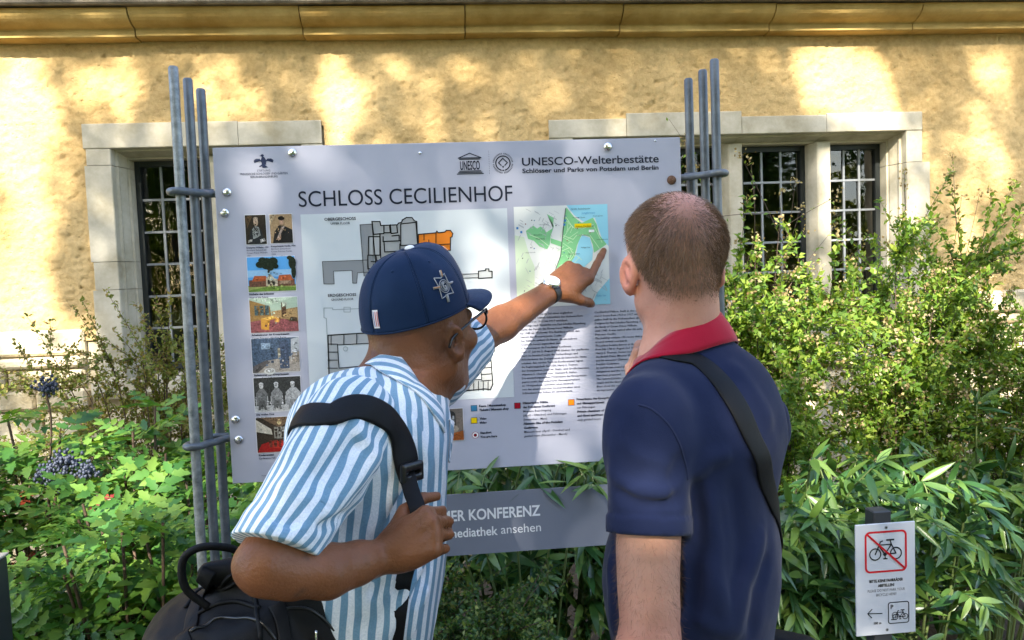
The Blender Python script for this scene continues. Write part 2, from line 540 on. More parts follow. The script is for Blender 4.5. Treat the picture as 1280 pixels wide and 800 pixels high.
# cornice stones
cj = [-6.46, -5.64, -4.8, -3.97, -3.14, -2.31, -1.476, -0.647, .185, 1.011, 1.837, 2.661, 3.49, 4.32, 5.15, 5.98, 6.8, 7.63]
prof = [(WY+.02, 2.885), (4.115, 2.885), (4.105, 2.89), (4.105, 2.918), (4.10, 2.924)]
for k in range(9):                                # hollow moulding rising outwards
    a = math.pi/2*k/8
    prof.append((4.095-.085*math.sin(a)**1.3, 2.926+.062*(1-math.cos(a))+.006*k/8))
prof += [(4.0, 2.997), (WY+.02, 2.997)]
for a, b in zip(cj[:-1], cj[1:]):
    dy = random.uniform(-.004, .004); dz = random.uniform(-.003, .003)
    extrude_profile("cornice_stone", [(p+(dy if p < WY else 0), q+dz) for p, q in prof], a+.003, b-.003, 'x', CORN, bld)
box("cornice_ledge", XL, XR, 3.965, WY+.3, 3.004, 3.06, LEDGE, bld, bevel=.008)
mk("eaves_roof", [(XL, 3.93, 3.066), (XR, 3.93, 3.066), (XR, 7.5, 6.4), (XL, 7.5, 6.4), (XL, 3.93, 3.11), (XR, 3.93, 3.11), (XR, 7.5, 6.45), (XL, 7.5, 6.45)],
   [(3, 2, 1, 0), (4, 5, 6, 7), (0, 1, 5, 4), (2, 3, 7, 6), (1, 2, 6, 5), (3, 0, 4, 7)], TILE, bld)

# window surrounds: every block its own stone
FY = WY-.022                                   # face of the dressed stone
def jamb_profile(xo, xi, s):                   # s = +1 for a jamb left of its window
    return [(xo, WY+.04), (xo, FY+.004), (xo+s*.004, FY), (xi-s*.004, FY), (xi, FY+.004), (xi, FY+.052), (xi+s*.012, FY+.056),
            (xi+s*.012, FY+.075), (xi+s*.026, FY+.125), (xi+s*.026, FY+.14), (xi+s*.036, FY+.143), (xi+s*.036, WY+.30), (xo, WY+.30)]
def window(W, joints_l, joints_r, lint_joints, lint_tops, name):
    w = mk_bm("window", box_bm(W['o0']+.03, W['o1']-.03, WY+.245, WY+.26, ZS+.02, ZS+.03), IRONFR, bld)
    # jambs
    for (xo, xi, s, js) in ((W['x0'], W['o0'], 1, joints_l), (W['x1'], W['o1'], -1, joints_r)):
        zz = [ZS+.002]+js+[ZB-.001]
        for k, (a, b) in enumerate(zip(zz[:-1], zz[1:])):
            off = (k % 2)*.045 if s < 0 else (k % 2)*-.012
            extrude_profile("jamb_stone", jamb_profile(xo-s*0+(-off if s > 0 else off-.03), xi, s), a+.0015, b-.0015, 'z', SAND, w)
    # lintel
    xs_ = [W['x0']]+lint_joints+[W['x1']-.03]
    for k, (a, b) in enumerate(zip(xs_[:-1], xs_[1:])):
        t = lint_tops[k]
        pr = [(WY+.04, t), (FY+.004, t), (FY, t-.004), (FY, ZB+.004), (FY+.004, ZB), (FY+.05, ZB), (FY+.056, ZB-.010), (FY+.075, ZB-.012),
              (FY+.125, ZB-.026), (FY+.14, ZB-.026), (FY+.143, ZB-.038), (WY+.30, ZB-.038), (WY+.30, t)]
        extrude_profile("lintel_stone", pr, a+.0015, b-.0015, 'x', SAND, w)
    extrude_profile("sill_stone", [(FY-.05, ZS), (FY-.05, ZS-.06), (FY-.03, ZS-.09), (WY+.3, ZS-.09), (WY+.3, ZS+.018), (FY+.1, ZS+.012)],
                    W['x0']-.02, W['x1']+.01, 'x', SAND, w)
    # mullions with chamfered fronts
    for mx in W['mull']:
        pr = [(mx-.034, WY+.075), (mx+.034, WY+.075), (mx+.04, WY+.08), (mx+.060, WY+.15), (mx+.060, WY+.30), (mx-.060, WY+.30), (mx-.060, WY+.15), (mx-.04, WY+.08)]
        extrude_profile("mullion_stone", pr, ZS+.019, ZB-.0385, 'z', SAND, w)
    # lights: iron frame, lead bars, panes
    edges = [W['o0']+.037]+sum([[m-.0605, m+.0605] for m in W['mull']], [])+[W['o1']-.037]
    for a, b in zip(edges[0::2], edges[1::2]):
        y0, y1 = WY+.185, WY+.225
        z0, z1 = ZS+.031, ZB-.0395
        fr = [box_bm(a, a+.028, y0, y1, z0, z1), box_bm(b-.028, b, y0, y1, z0, z1), box_bm(a+.029, b-.029, y0, y1, z1-.03, z1), box_bm(a+.029, b-.029, y0, y1, z0, z0+.03)]
        parts = []
        for q in fr:
            q.verts.ensure_lookup_table()
            for i, v in enumerate(q.verts): v.index = i
            parts.append(([tuple(v.co) for v in q.verts], [tuple(v.index for v in f.verts) for f in q.faces])); q.free()
        V, F = join_vf(parts)
        mk("casement_frame", V, F, IRONFR, w)
        gx0, gx1, gz0, gz1 = a+.028, b-.028, z0+.03, z1-.03
        cols = 3
        zb = [gz1]
        z = gz1-.178
        while z > gz0+.09:
            zb.append(z); z -= .1755
        zb.append(gz0)
        xb = [gx0+(gx1-gx0)*k/cols for k in range(cols+1)]
        for x in xb[1:-1]:
            box("lead_bar", x-.006, x+.006, WY+.196, WY+.212, gz0, gz1, LEADBAR, w)
        for z in zb[1:-1]:
            box("lead_bar", gx0, gx1, WY+.1945, WY+.2135, z-.006, z+.006, LEADBAR, w)
        for i in range(cols):
            for j in range(len(zb)-1):
                ty, tz = random.uniform(-.0016, .0016), random.uniform(-.0016, .0016)
                yy = WY+.2045
                mk("pane", [(xb[i], yy-ty-tz, zb[j+1]), (xb[i+1], yy+ty-tz, zb[j+1]), (xb[i+1], yy+ty+tz, zb[j]), (xb[i], yy-ty+tz, zb[j])], [(0, 1, 2, 3)], GLASS, w)
window(LW, [1.62, 1.765, 2.262], [1.70, 2.23], [-1.02], [ZT, ZT-.004], "window")
window(RW, [1.68, 2.25], [1.52, 2.17], [1.05, 1.702, 2.193], [ZT-.028, ZT, ZT-.03, ZT-.022], "window")

# rough stone base courses
zc = [-.05, .17, .40, .60, .83, 1.00, 1.115, 1.222, 1.287, 1.425]
for k, (a, b) in enumerate(zip(zc[:-1], zc[1:])):
    x = XL
    while x < XR-.1:
        wdt = random.uniform(.28, .62)
        if k == 8 and abs(x+2.2) < .5:
            pass
        x1 = min(x+wdt, XR)
        for lo, hi in (((LW['x0']-.055), (LW['x1']+.005)), ((RW['x0']-.005), (RW['x1']+.055))):
            if b > ZS-.09 and x < lo < x1: x1 = lo
        skip = any(b > ZS-.09 and x >= lo-1e-6 and x < hi-.001 for lo, hi in (((LW['x0']-.055), (LW['x1']+.005)), ((RW['x0']-.005), (RW['x1']+.055))))
        if skip:
            x = [hi for lo, hi in (((LW['x0']-.055), (LW['x1']+.005)), ((RW['x0']-.005), (RW['x1']+.055))) if x >= lo-1e-6 and x < hi][0]
            continue
        if x1-x > .05:
            box("base_stone", x+.006, x1-.006, WY-random.uniform(.018, .05), WY+.05, a+.005, b-.005, QUARRY, bld, bevel=.014, jit=.004)
        x = x1
# ------------------------------------------------------------------ information board
STEEL = material("grey_painted_steel", (.11, .125, .14), .42, .25, var=(30, 5, (.075, .088, .10), (.15, .165, .18)), bump=(160, .12, .001))
WORN = material("worn_galvanised_steel", (.2, .22, .23), .5, .35, var=(38, 6, (.10, .115, .12), (.36, .38, .38)), bump=(60, .3, .001))
PANEL = material("lavender_grey_panel", (.43, .435, .52), .30, spec=.5, var=(2.5, 6, (.40, .405, .485), (.455, .46, .545)))
PANELEDGE = material("aluminium_edge", (.5, .5, .52), .4, .8)
CHROME = material("domed_steel_bolt", (.7, .7, .7), .22, 1.0)
RUST = material("rusty_bolt", (.14, .07, .04), .7, .4, var=(200, 4, (.08, .035, .02), (.25, .14, .08)))
INK = material("dark_blue_ink", (.012, .017, .035), .4, spec=.3)
INKB = material("black_ink", (.012, .012, .013), .4, spec=.3)
INKG = material("grey_ink", (.12, .12, .13), .4, spec=.3)
BY = 1.85
brd = empty("information_board", (.05, BY, 0), "large pale grey palace information board between clusters of steel rods", "information board")
PX0, PX1, PZ0, PZ1 = -.511, .597, 1.150, 1.938
box("panel", PX0, PX1, BY, BY+.006, PZ0, PZ1, PANEL, brd, bevel=.0008)
# rods, three at each side, stepped in height and depth
rods = [(-.573, 1.806, 2.112), (-.556, 1.848, 2.096), (-.540, 1.888, 2.082), (.634, 1.888, 2.088), (.656, 1.846, 2.098), (.671, 1.806, 2.112)]
for i, (x, y, z) in enumerate(rods):
    n = 26
    path = [(x+(-.012*(1-k/n) if x < 0 else .004*(1-k/n)), y, -.35+(z-.004+.35)*k/n) for k in range(n+1)]+[(x, y, z)]
    rr = [.0108]*(n+1)+[.0085]
    tube("rod", path, rr, WORN if i == 0 else STEEL, brd, 14)
def arm(z, s):
    """clamp arm: bent bar that loops round the outer rod and ends at the panel"""
    rs = rods[:3] if s < 0 else rods[3:][::-1]
    x0 = rs[0][0]+(-.004 if s < 0 else .001)
    P_ = [(x0+s*.004, 1.830, z), (x0+s*.016, 1.815, z), (x0+s*.017, 1.796, z), (x0+s*.004, 1.785, z), (x0-s*.014, 1.792, z),
          (x0-s*.024, 1.815, z), (x0-s*.040, 1.836, z), (PX0-.012 if s < 0 else PX1+.012, 1.8655, z), (PX0+.045 if s < 0 else PX1-.045, 1.8668, z)]
    tube("clamp_arm", spline(P_, 40), .0085, STEEL, brd, 10)
    xm = rs[2][0]
    tube("clamp_arm", spline([(xm+s*.02, 1.874, z+.006), (xm, 1.870, z+.006), (xm-s*.02, 1.874, z+.006)], 8), .007, STEEL, brd, 8)
for z in (1.834, 1.256): arm(z, -1)
for z in (1.842, 1.262): arm(z, 1)
def bolt(x, z, r, m, name="bolt"):
    V, F = [], []
    n = 14; rings = 5
    for k in range(rings+1):
        a = math.pi/2*k/rings
        for j in range(n):
            w = 2*math.pi*j/n
            V.append((x+r*math.cos(a)*math.cos(w) if k < rings else x+.0005*math.cos(w), BY-.0006-r*.6*math.sin(a), z+r*math.cos(a)*math.sin(w) if k < rings else z+.0005*math.sin(w)))
    for k in range(rings):
        for j in range(n):
            a, b = k*n+j, k*n+(j+1) % n
            F.append((b, a, a+n, b+n))
    F.append(tuple(range(rings*n, rings*n+n)))
    return mk(name, V, F, m, brd, smooth=True)
for x, z in ((-.331, 1.922), (-.484, 1.835), (-.492, 1.788), (-.495, 1.303), (-.491, 1.255), (.417, 1.919), (.58, 1.30), (.58, 1.25), (.58, 1.79)):
    bolt(x, z, .0112, CHROME)
tag(bolt(.573, 1.835, .0115, RUST), "rusty brown bolt")
bolt(-.035, 1.915, .004, CHROME, "screw"); bolt(.535, 1.931, .003, CHROME, "screw")

TY = BY-.0009
text("SCHLOSS CECILIENHOF", -.322, 1.7965, TY, .0385, INK, brd, width=.503, res=6)
text("UNESCO-Welterbestätte", .207, 1.879, TY, .0195, INK, brd, width=.335, res=5, bold=.015)
text("Schlösser und Parks von Potsdam und Berlin", .207, 1.8615, TY, .0108, INK, brd, width=.334, res=4, bold=.03)
text("STIFTUNG", -.398, 1.8805, TY, .0052, INK, brd, align='CENTER', width=.030, spacing=1.1)
text("PREUSSISCHE SCHLÖSSER UND GÄRTEN", -.398, 1.8735, TY, .0052, INK, brd, align='CENTER', width=.108)
text("BERLIN-BRANDENBURG", -.398, 1.8665, TY, .0052, INK, brd, align='CENTER', width=.062)
# emblems: eagle, temple, ring
pr = Print(TY)
D_ = (.02, .03, .075)
ex, ez = -.397, 1.903
for s in (-1, 1):
    for k in range(6):
        a = rad(18+k*17)
        r0, r1 = .005, .020-.0013*k
        pr.poly([(ex+s*.003, ez+.004-k*.0012), (ex+s*(.003+r1*math.cos(a*.8-.35)), ez+.004+r1*.75*math.sin(a*.8-.30)-.001*k),
                 (ex+s*(.003+r1*.93*math.cos(a*.8-.55)), ez+.002+r1*.70*math.sin(a*.8-.55)-.001*k)], D_, k % 3)
pr.poly([(ex-.004, ez-.006), (ex+.005, ez-.007), (ex+.006, ez+.004), (ex+.002, ez+.011), (ex-.003, ez+.012), (ex-.006, ez+.004)], D_, 3)
pr.disc(ex-.002, ez+.0145, .0035, .0030, D_, 3); pr.poly([(ex-.005, ez+.015), (ex-.009, ez+.0135), (ex-.005, ez+.0128)], D_, 3)
pr.poly([(ex+.001, ez-.006), (ex+.010, ez-.013), (ex-.003, ez-.014), (ex-.005, ez-.006)], D_, 3)
pr.poly([(ex-.004, ez-.006), (ex-.011, ez-.010), (ex-.009, ez-.012), (ex-.002, ez-.008)], D_, 2)
pr.build("emblem", brd)
pr = Print(TY)
ux, uz, uw = .050, 1.862, .064
K = (.015, .02, .035)
for i, (e, h) in enumerate(((0, .0), (.003, .0032), (.006, .0064))):
    pr.rect(ux+e, uz+h, ux+uw-e, uz+h+.0020, K, 1)
pr.rect(ux+.007, uz+.0345, ux+uw-.007, uz+.0365, K, 1)
pr.line([(ux+.005, uz+.0385), (ux+uw/2, uz+.0495), (ux+uw-.005, uz+.0385)], .0022, K, 1, closed=True)
pr.build("emblem", brd)
text("UNESCO", ux+.0085, uz+.0105, TY-.0003, .022, INK, brd, width=.047, res=3, bold=.02)
pr = Print(TY)
for k in range(14): pr.disc(.128, 1.862+.0041*k, .0006, .0009, K, 0, 6)
cx, cz = .161, 1.886
pr.ring(cx, cz, .0185, .0028, K, 0, 30)
pr.line([(cx, cz+.0115), (cx+.0105, cz+.001), (cx, cz-.0095), (cx-.0105, cz+.001)], .0026, K, 1, closed=True)
pr.line([(cx-.003, cz-.0175), (cx-.003, cz-.006), (cx, cz-.003), (cx+.003, cz-.006), (cx+.003, cz-.0175)], .0016, (.47, .475, .56), 2)
for k in range(44):
    if k % 11 in (0,): continue
    a = 2*math.pi*k/44
    pr.line([(cx+.0215*math.cos(a), cz+.0215*math.sin(a)), (cx+.0242*math.cos(a), cz+.0242*math.sin(a))], .0014, K, 0)
pr.build("emblem", brd)

# printed photographs down the left side
def photo(x0, z0, x1, z1, draw):
    p = Print(BY-.0008)
    p.rect(x0-.0012, z0-.0012, x1+.0012, z1+.0012, (.7, .7, .74), 0)
    X = lambda u: x0+(x1-x0)*u
    Z = lambda v: z0+(z1-z0)*v
    def pg(pts, c, l=2, m=.35): p.poly([(X(u), Z(v)) for u, v in pts], c, l, m)
    def rc(u0, v0, u1, v1, c, l=2, m=.35): p.rect(X(u0), Z(v0), X(u1), Z(v1), c, l, m)
    def dc(u, v, ru, rv, c, l=3, m=.35): p.disc(X(u), Z(v), (x1-x0)*ru, (z1-z0)*rv, c, l, 12, m)
    draw(pg, rc, dc)
    g = random.Random(int(x0*1e4+z0*1e5)); n0 = len(p.F)
    for k in range(150):                          # small tonal detail of the halftone
        i = g.randrange(1, n0); f = p.F[i]; w = [g.random() for _ in f]; sw = sum(w)
        cx = sum(p.V[j][0]*q for j, q in zip(f, w))/sw; cz = sum(p.V[j][2]*q for j, q in zip(f, w))/sw
        c = p.C[i]; m = g.choice((.45, .6, .75, 1.3, 1.6)); a, b = (x1-x0)*g.uniform(.008, .035), (z1-z0)*g.uniform(.008, .04)
        cx = min(max(cx, x0+a), x1-a); cz = min(max(cz, z0+b), z1-b)
        p.poly([(cx-a, cz-b*g.uniform(.2, 1)), (cx+a*g.uniform(.2, 1), cz-b), (cx+a, cz+b*g.uniform(.2, 1)), (cx-a*g.uniform(.2, 1), cz+b)], tuple(min(v*m, .75) for v in c[:3]), 8, .5)
    return p.build("photo_print", brd)
def portrait_a(pg, rc, dc):
    rc(0, 0, 1, 1, (.03, .022, .015), 1, .6); pg([(.1, .55), (.35, .95), (.2, 1), (0, .9)], (.10, .06, .03), 2, .6)
    pg([(.12, 0), (.22, .45), (.42, .62), (.6, .62), (.8, .45), (.9, 0)], (.022, .025, .028), 3, .5)
    pg([(.36, .18), (.32, .5), (.46, .62), (.66, .58), (.72, .3), (.55, .22)], (.30, .31, .29), 4, .9)
    dc(.52, .76, .115, .15, (.42, .30, .2), 5); dc(.52, .87, .12, .06, (.30, .24, .18), 6); dc(.51, .79, .10, .09, (.52, .38, .27), 7)
    pg([(.1, .05), (.3, .1), (.32, .18), (.12, .14)], (.45, .40, .36), 5); pg([(.7, .05), (.95, .1), (.9, .2), (.68, .16)], (.45, .42, .4), 5)
def portrait_b(pg, rc, dc):
    rc(0, 0, 1, 1, (.36, .24, .13), 1, .35); pg([(0, .6), (.3, 1), (0, 1)], (.46, .34, .2), 2)
    pg([(.1, 0), (.2, .4), (.4, .62), (.62, .6), (1, .45), (1, 0)], (.012, .012, .014), 3, .5)
    pg([(.28, .15), (.52, .55), (.68, .6), (.5, .35), (.38, .1)], (.42, .33, .28), 4, .7)
    dc(.53, .74, .095, .13, (.48, .30, .2), 5); dc(.53, .86, .15, .075, (.015, .012, .012), 6); pg([(.24, .12), (.5, .3), (.46, .12)], (.45, .29, .2), 5)
def palace_view(pg, rc, dc):
    rc(0, 0, 1, 1, (.10, .36, .72), 1, .06); rc(0, .42, 1, .62, (.30, .52, .74), 2, .1); rc(0, 0, 1, .18, (.13, .22, .04), 2, .5)
    pg([(0, .04), (.5, .16), (1, .1), (1, .14), (.5, .2), (0, .14)], (.30, .34, .10), 3)
    rc(.02, .14, .98, .34, (.16, .07, .045), 3, .8); pg([(.08, .3), (.14, .46), (.38, .45), (.42, .3)], (.42, .10, .035), 4)
    pg([(.62, .3), (.66, .46), (.9, .47), (.96, .3)], (.45, .11, .04), 4)
    pg([(.38, .15), (.38, .36), (.47, .52), (.56, .36), (.62, .36), (.62, .15)], (.55, .47, .34), 5, .9)
    rc(.52, .17, .56, .32, (.03, .025, .02), 6); rc(.42, .2, .45, .32, (.05, .04, .03), 6); rc(.66, .2, .9, .3, (.30, .2, .13), 5, .9)
    for a, b, c, d in ((.42, .80, .14, .17), (.55, .86, .1, .12), (.28, .78, .1, .1), (.48, .68, .08, .09), (.33, .9, .09, .09), (.6, .72, .06, .07)): dc(a, b, c, d, (.012, .022, .012), 7, .9)
    rc(.445, .42, .455, .7, (.02, .02, .015), 7)
    for a, b, c, d in ((.95, .8, .08, .18), (.97, .55, .05, .2), (.9, .95, .06, .06)): dc(a, b, c, d, (.014, .022, .012), 7, .9)
def study_room(pg, rc, dc):
    rc(0, 0, 1, 1, (.36, .46, .36), 1, .15); pg([(0, 1), (.42, .78), (.95, 1)], (.46, .56, .44), 2)
    pg([(0, .3), (0, .95), (.42, .75), (.45, .4)], (.26, .15, .05), 3, .5)
    for k in range(3): rc(.1+k*.11, .5, .18+k*.11, .78, (.06, .10, .11), 4, .7)
    pg([(.45, .4), (.45, .6), (1, .7), (1, .28)], (.34, .22, .10), 3, .6); rc(.66, .42, .76, .85, (.09, .05, .03), 4, .6); rc(.68, .72, .78, .86, (.42, .46, .36), 5)
    pg([(0, 0), (0, .32), (.5, .42), (1, .3), (1, 0)], (.22, .07, .075), 4, .95)
    pg([(.22, .1), (.22, .4), (.44, .46), (.56, .4), (.4, .34), (.38, .06)], (.46, .23, .04), 6, .3); pg([(.22, .4), (.44, .47), (.56, .42), (.36, .36)], (.58, .34, .08), 7, .3)
    pg([(.5, .3), (.54, .44), (.62, .4), (.6, .28)], (.45, .22, .05), 6); pg([(.8, .3), (.84, .42), (.98, .4), (.98, .28)], (.08, .05, .03), 6)
def blue_room(pg, rc, dc):
    rc(0, 0, 1, 1, (.06, .09, .14), 1, .95); pg([(0, 0), (.3, .34), (.85, .45), (1, .3), (1, 0)], (.34, .30, .26), 2, .5)
    rc(.58, .1, .78, .9, (.055, .075, .12), 3, .9); rc(.55, .35, .6, .7, (.30, .28, .22), 4); pg([(.82, .3), (.84, .95), (1, 1), (1, .3)], (.40, .42, .44), 3, .3)
    rc(.2, .68, .4, .86, (.24, .32, .42), 3, .8); pg([(0, 0), (.02, .2), (.3, .36), (.38, .3), (.1, .0)], (.10, .09, .09), 4, .6)
    dc(.36, .03, .12, .10, (.62, .62, .6), 5); dc(.36, .05, .09, .06, (.38, .36, .33), 6); pg([(.84, .3), (.84, .55), (1, .58), (1, .28)], (.26, .22, .18), 5, .7)
def garden_group(pg, rc, dc):
    rc(0, 0, 1, 1, (.04, .04, .04), 1, .95); rc(0, 0, 1, .18, (.5, .5, .5), 2, .6)
    for u, w, tone in ((.16, .13, .16), (.48, .13, .24), (.83, .17, .40)):
        pg([(u-w, .2), (u-w*.9, .55), (u-w*.3, .68), (u+w*.4, .68), (u+w, .52), (u+w*.9, .2)], (tone, tone, tone), 4, .7)
        pg([(u-w*.7, .05), (u-w*.4, .34), (u+w*.4, .34), (u+w*.8, .05), (u+w*.4, .05), (u, .28), (u-w*.3, .05)], (tone*.6, tone*.6, tone*.6), 5, .6)
        dc(u, .76, .045, .085, (.5, .5, .5), 6); dc(u, .82, .05, .045, (.60, .60, .6), 7)
        for s in (-1, 1): rc(u+s*w*.95-.008, .05, u+s*w*.95+.008, .45, (.5, .5, .5), 6)
def hall(pg, rc, dc):
    rc(0, 0, 1, 1, (.035, .025, .018), 1, .9); pg([(0, .6), (0, .95), (.32, .66), (.34, .5)], (.5, .46, .38), 3, .5); pg([(.66, .5), (.66, .66), (1, .95), (1, .6)], (.5, .46, .38), 3, .5)
    pg([(.1, 1), (.5, .7), (.9, 1)], (.16, .10, .06), 4, .8); rc(.38, .38, .62, .72, (.28, .27, .24), 4, .9)
    for k in range(3): rc(.42+.07*k, .38, .43+.07*k, .72, (.03, .02, .015), 5)
    pg([(0, 0), (.1, .24), (.4, .34), (.7, .34), (1, .2), (1, 0)], (.30, .012, .012), 5, .5); dc(.52, .2, .28, .10, (.42, .03, .02), 6, .4)
    for u in (.3, .4, .5, .62, .7): pg([(u-.03, .14), (u-.03, .34), (u+.03, .34), (u+.03, .14)], (.14, .03, .02), 7, .6)
    dc(.5, .86, .05, .08, (.62, .48, .24), 7)
def white_room(pg, rc, dc):
    rc(0, 0, 1, 1, (.16, .13, .11), 1, .5); rc(0, .35, .38, .95, (.4, .42, .42), 2, .3); rc(.5, .38, .8, .82, (.03, .03, .03), 3); dc(.65, .82, .15, .12, (.03, .03, .03), 3)
    for k in range(3): rc(.54+.09*k, .42, .59+.09*k, .78, (.34, .35, .36), 4)
    pg([(0, 0), (.1, .32), (.55, .36), (.6, 0)], (.55, .52, .48), 5, .5); dc(.72, .36, .16, .12, (.32, .27, .22), 5); pg([(.6, 0), (.62, .2), (1, .3), (1, 0)], (.28, .08, .02), 6)
photo(-.447, 1.713, -.400, 1.781, portrait_a); photo(-.391, 1.714, -.340, 1.781, portrait_b)
photo(-.448, 1.602, -.339, 1.683, palace_view); photo(-.448, 1.506, -.338, 1.587, study_room); photo(-.449, 1.411, -.340, 1.492, blue_room)
photo(-.449, 1.318, -.341, 1.399, garden_group); photo(-.449, 1.221, -.341, 1.304, hall); photo(-.052, 1.224, .040, 1.301, white_room)
def caption(a, b, x, z):
    text(a, x, z, TY, .0045, INK, brd, "caption", bold=.05); text(b, x, z-.0075, TY, .0042, INK, brd, "caption", bold=.02)
text("Kronprinz Wilhelm, 1931\n", -.447, 1.7035, TY, .0042, INK, brd, "caption", width=.050, bold=.03)
text("Bernhard Zickendraht\nCrown Prince Wilhelm,\n1931\n(Bernhard Zickendraht)", -.447, 1.6975, TY, .0040, INK, brd, "caption", line=.0062, width=.048)
text("Kronprinzessin Cecilie, 1934", -.391, 1.7050, TY, .0042, INK, brd, "caption", width=.056, bold=.03)
text("Bernhard Zickendraht\nCrown Princess Cecilie,\n1934\n(Bernhard Zickendraht)", -.391, 1.6990, TY, .0040, INK, brd, "caption", line=.0062, width=.048)
caption("Hofseite des Schlosses", "View of the Palace", -.447, 1.5945)
caption("Arbeitszimmer der Kronprinzessin", "Crown Princess's Working Room", -.447, 1.4985)
caption("Badezimmer der Kronprinzessin", "Crown Prince's Bathroom", -.447, 1.4035)
caption("Die großen Drei", "The Big Three", -.447, 1.3095)
caption("Konferenzsaal", "Conference Hall", -.447, 1.2125)
text("Fotos: © SPSG", -.443, 1.1640, TY, .0032, INK, brd, "caption")

# floor plans
pr = Print(BY-.0006, .0003)
pr.rect(-.320, 1.322, .1665, 1.779, (.60, .64, .66), 0)
G, GD, K, OR = (.36, .37, .37), (.27, .28, .29), (.012, .012, .014), (.80, .22, .02)
def room(pts, fill, w=.0022, lw=K, l=1):
    if fill: pr.poly(pts, fill, l)
    pr.line(pts, w, lw, l+3, closed=True)
def pp(u, v): q = onY(u, v, BY); return (q[0], q[2])
def walls(segs, w=.0026):
    for a in segs: pr.line([pp(*p) for p in a], w, K, 6)
# upper floor
room([pp(*p) for p in ((403, 327), (460, 325), (461, 340), (447, 341), (446, 354), (441, 354), (440, 338), (417, 339), (418, 355), (405, 355))], GD, .0012)
room([pp(*p) for p in ((450, 281), (466, 280), (467, 345), (455, 345))], GD, .0012)
room([pp(*p) for p in ((465, 277), (475, 277), (476, 282), (497, 281), (498, 279), (502, 278), (503, 275), (508, 272), (515, 272), (518, 276), (521, 277), (523, 331), (470, 335))], G, .0024)
room([pp(*p) for p in ((461, 296), (475, 296), (475, 319), (461, 319))], (.42, .43, .43), .0026, l=2)
room([pp(*p) for p in ((501, 280), (520, 278), (522, 306), (501, 307))], (.42, .43, .43), .0026, l=2)
walls([[(465, 277), (467, 293), (480, 292)], [(475, 292), (476, 322)], [(480, 282), (480, 291), (488, 291), (487, 282)], [(488, 281), (489, 292), (497, 291), (496, 281)], [(479, 296), (479, 302), (500, 301)],
       [(480, 302), (481, 315), (500, 314)], [(490, 295), (499, 294), (499, 301)], [(460, 319), (460, 336), (470, 336)], [(464, 327), (470, 327), (470, 336)], [(470, 319), (471, 326), (476, 326)], [(500, 305), (500, 320), (522, 318)]])
room([pp(*p) for p in ((523, 293), (545, 291), (546, 289), (548, 291), (556, 290), (558, 288), (563, 288), (566, 292), (565, 296), (563, 297), (563, 313), (560, 313), (559, 322), (523, 322))], OR, .0024)
walls([[(530, 293), (530, 300)], [(545, 291), (545, 309), (523, 310)], [(548, 306), (562, 305)], [(551, 306), (551, 318)], [(556, 313), (556, 320)], [(536, 300), (536, 309)]], .0018)
room([pp(*p) for p in ((598, 339), (607, 338), (607, 336), (611, 336), (611, 339), (615, 339), (615, 347), (598, 348))], (.48, .5, .5), .0026)
room([pp(*p) for p in ((570, 343), (598, 342), (598, 347), (570, 348))], (.48, .5, .5), .0016)
# ground floor, outline of the forecourt
FN = (.30, .36, .37)
pr.line([pp(*p) for p in ((410, 440), (408, 398), (405, 397), (405, 385), (416, 385), (416, 387), (470, 385), (560, 378))], .0016, FN, 2)
pr.line([pp(*p) for p in ((430, 384), (438, 384), (438, 390), (430, 390))], .0014, FN, 2, closed=True)
pr.line([pp(*p) for p in ((590, 374), (612, 373))], .0012, FN, 2)
room([pp(*p) for p in ((410, 419), (560, 410), (606, 428), (612, 427), (613, 430), (618, 430), (618, 439), (613, 440), (616, 480), (613, 487), (606, 486), (575, 489), (569, 490), (567, 483), (556, 484), (545, 470), (470, 470), (469, 488), (412, 490))], (.42, .43, .43), .0028)
pr.poly([pp(*p) for p in ((422, 431), (545, 425), (599, 441), (602, 474), (577, 475), (575, 463), (560, 463), (480, 455), (424, 460))], (.60, .64, .66), 2)
pr.line([pp(*p) for p in ((422, 431), (545, 425), (599, 441), (602, 474), (577, 475), (575, 463), (560, 463), (480, 455), (424, 460))], .0020, K, 6, closed=True)
for k in range(9):
    u = 414+k*16; walls([[(u, 419-k*.9), (u, 431-k*.5)]], .0018)
for k in range(5): walls([[(410, 430+k*10), (422, 430+k*10)]], .0018); walls([[(601, 444+k*8), (614, 443+k*8)]], .0018)
for k in range(8): walls([[(568+k*6, 476), (568+k*6, 488)]], .0016)
walls([[(556, 463), (556, 482)], [(562, 463), (563, 476), (574, 475)], [(568, 462), (568, 484)]], .0018)
pr.ring(pp(590, 451)[0], pp(590, 451)[1], .0060, .0012, FN, 5, 12); pr.disc(pp(590, 451)[0], pp(590, 451)[1], .003, .003, FN, 5, 8)
pr.ring(pp(432, 436)[0], pp(432, 436)[1], .0060, .0014, FN, 5, 8)
pr.build("floor_plan", brd)
text("OBERGESCHOSS", -.265, 1.7625, BY-.003, .0068, INKB, brd, width=.073, bold=.03)
text("UPPER FLOOR", -.251, 1.7530, BY-.003, .0050, INKB, brd, width=.045, bold=.02)
text("ERDGESCHOSS", -.266, 1.5835, BY-.003, .0068, INKB, brd, width=.066, bold=.03)
text("GROUND FLOOR", -.259, 1.5740, BY-.003, .0050, INKB, brd, width=.052, bold=.02)

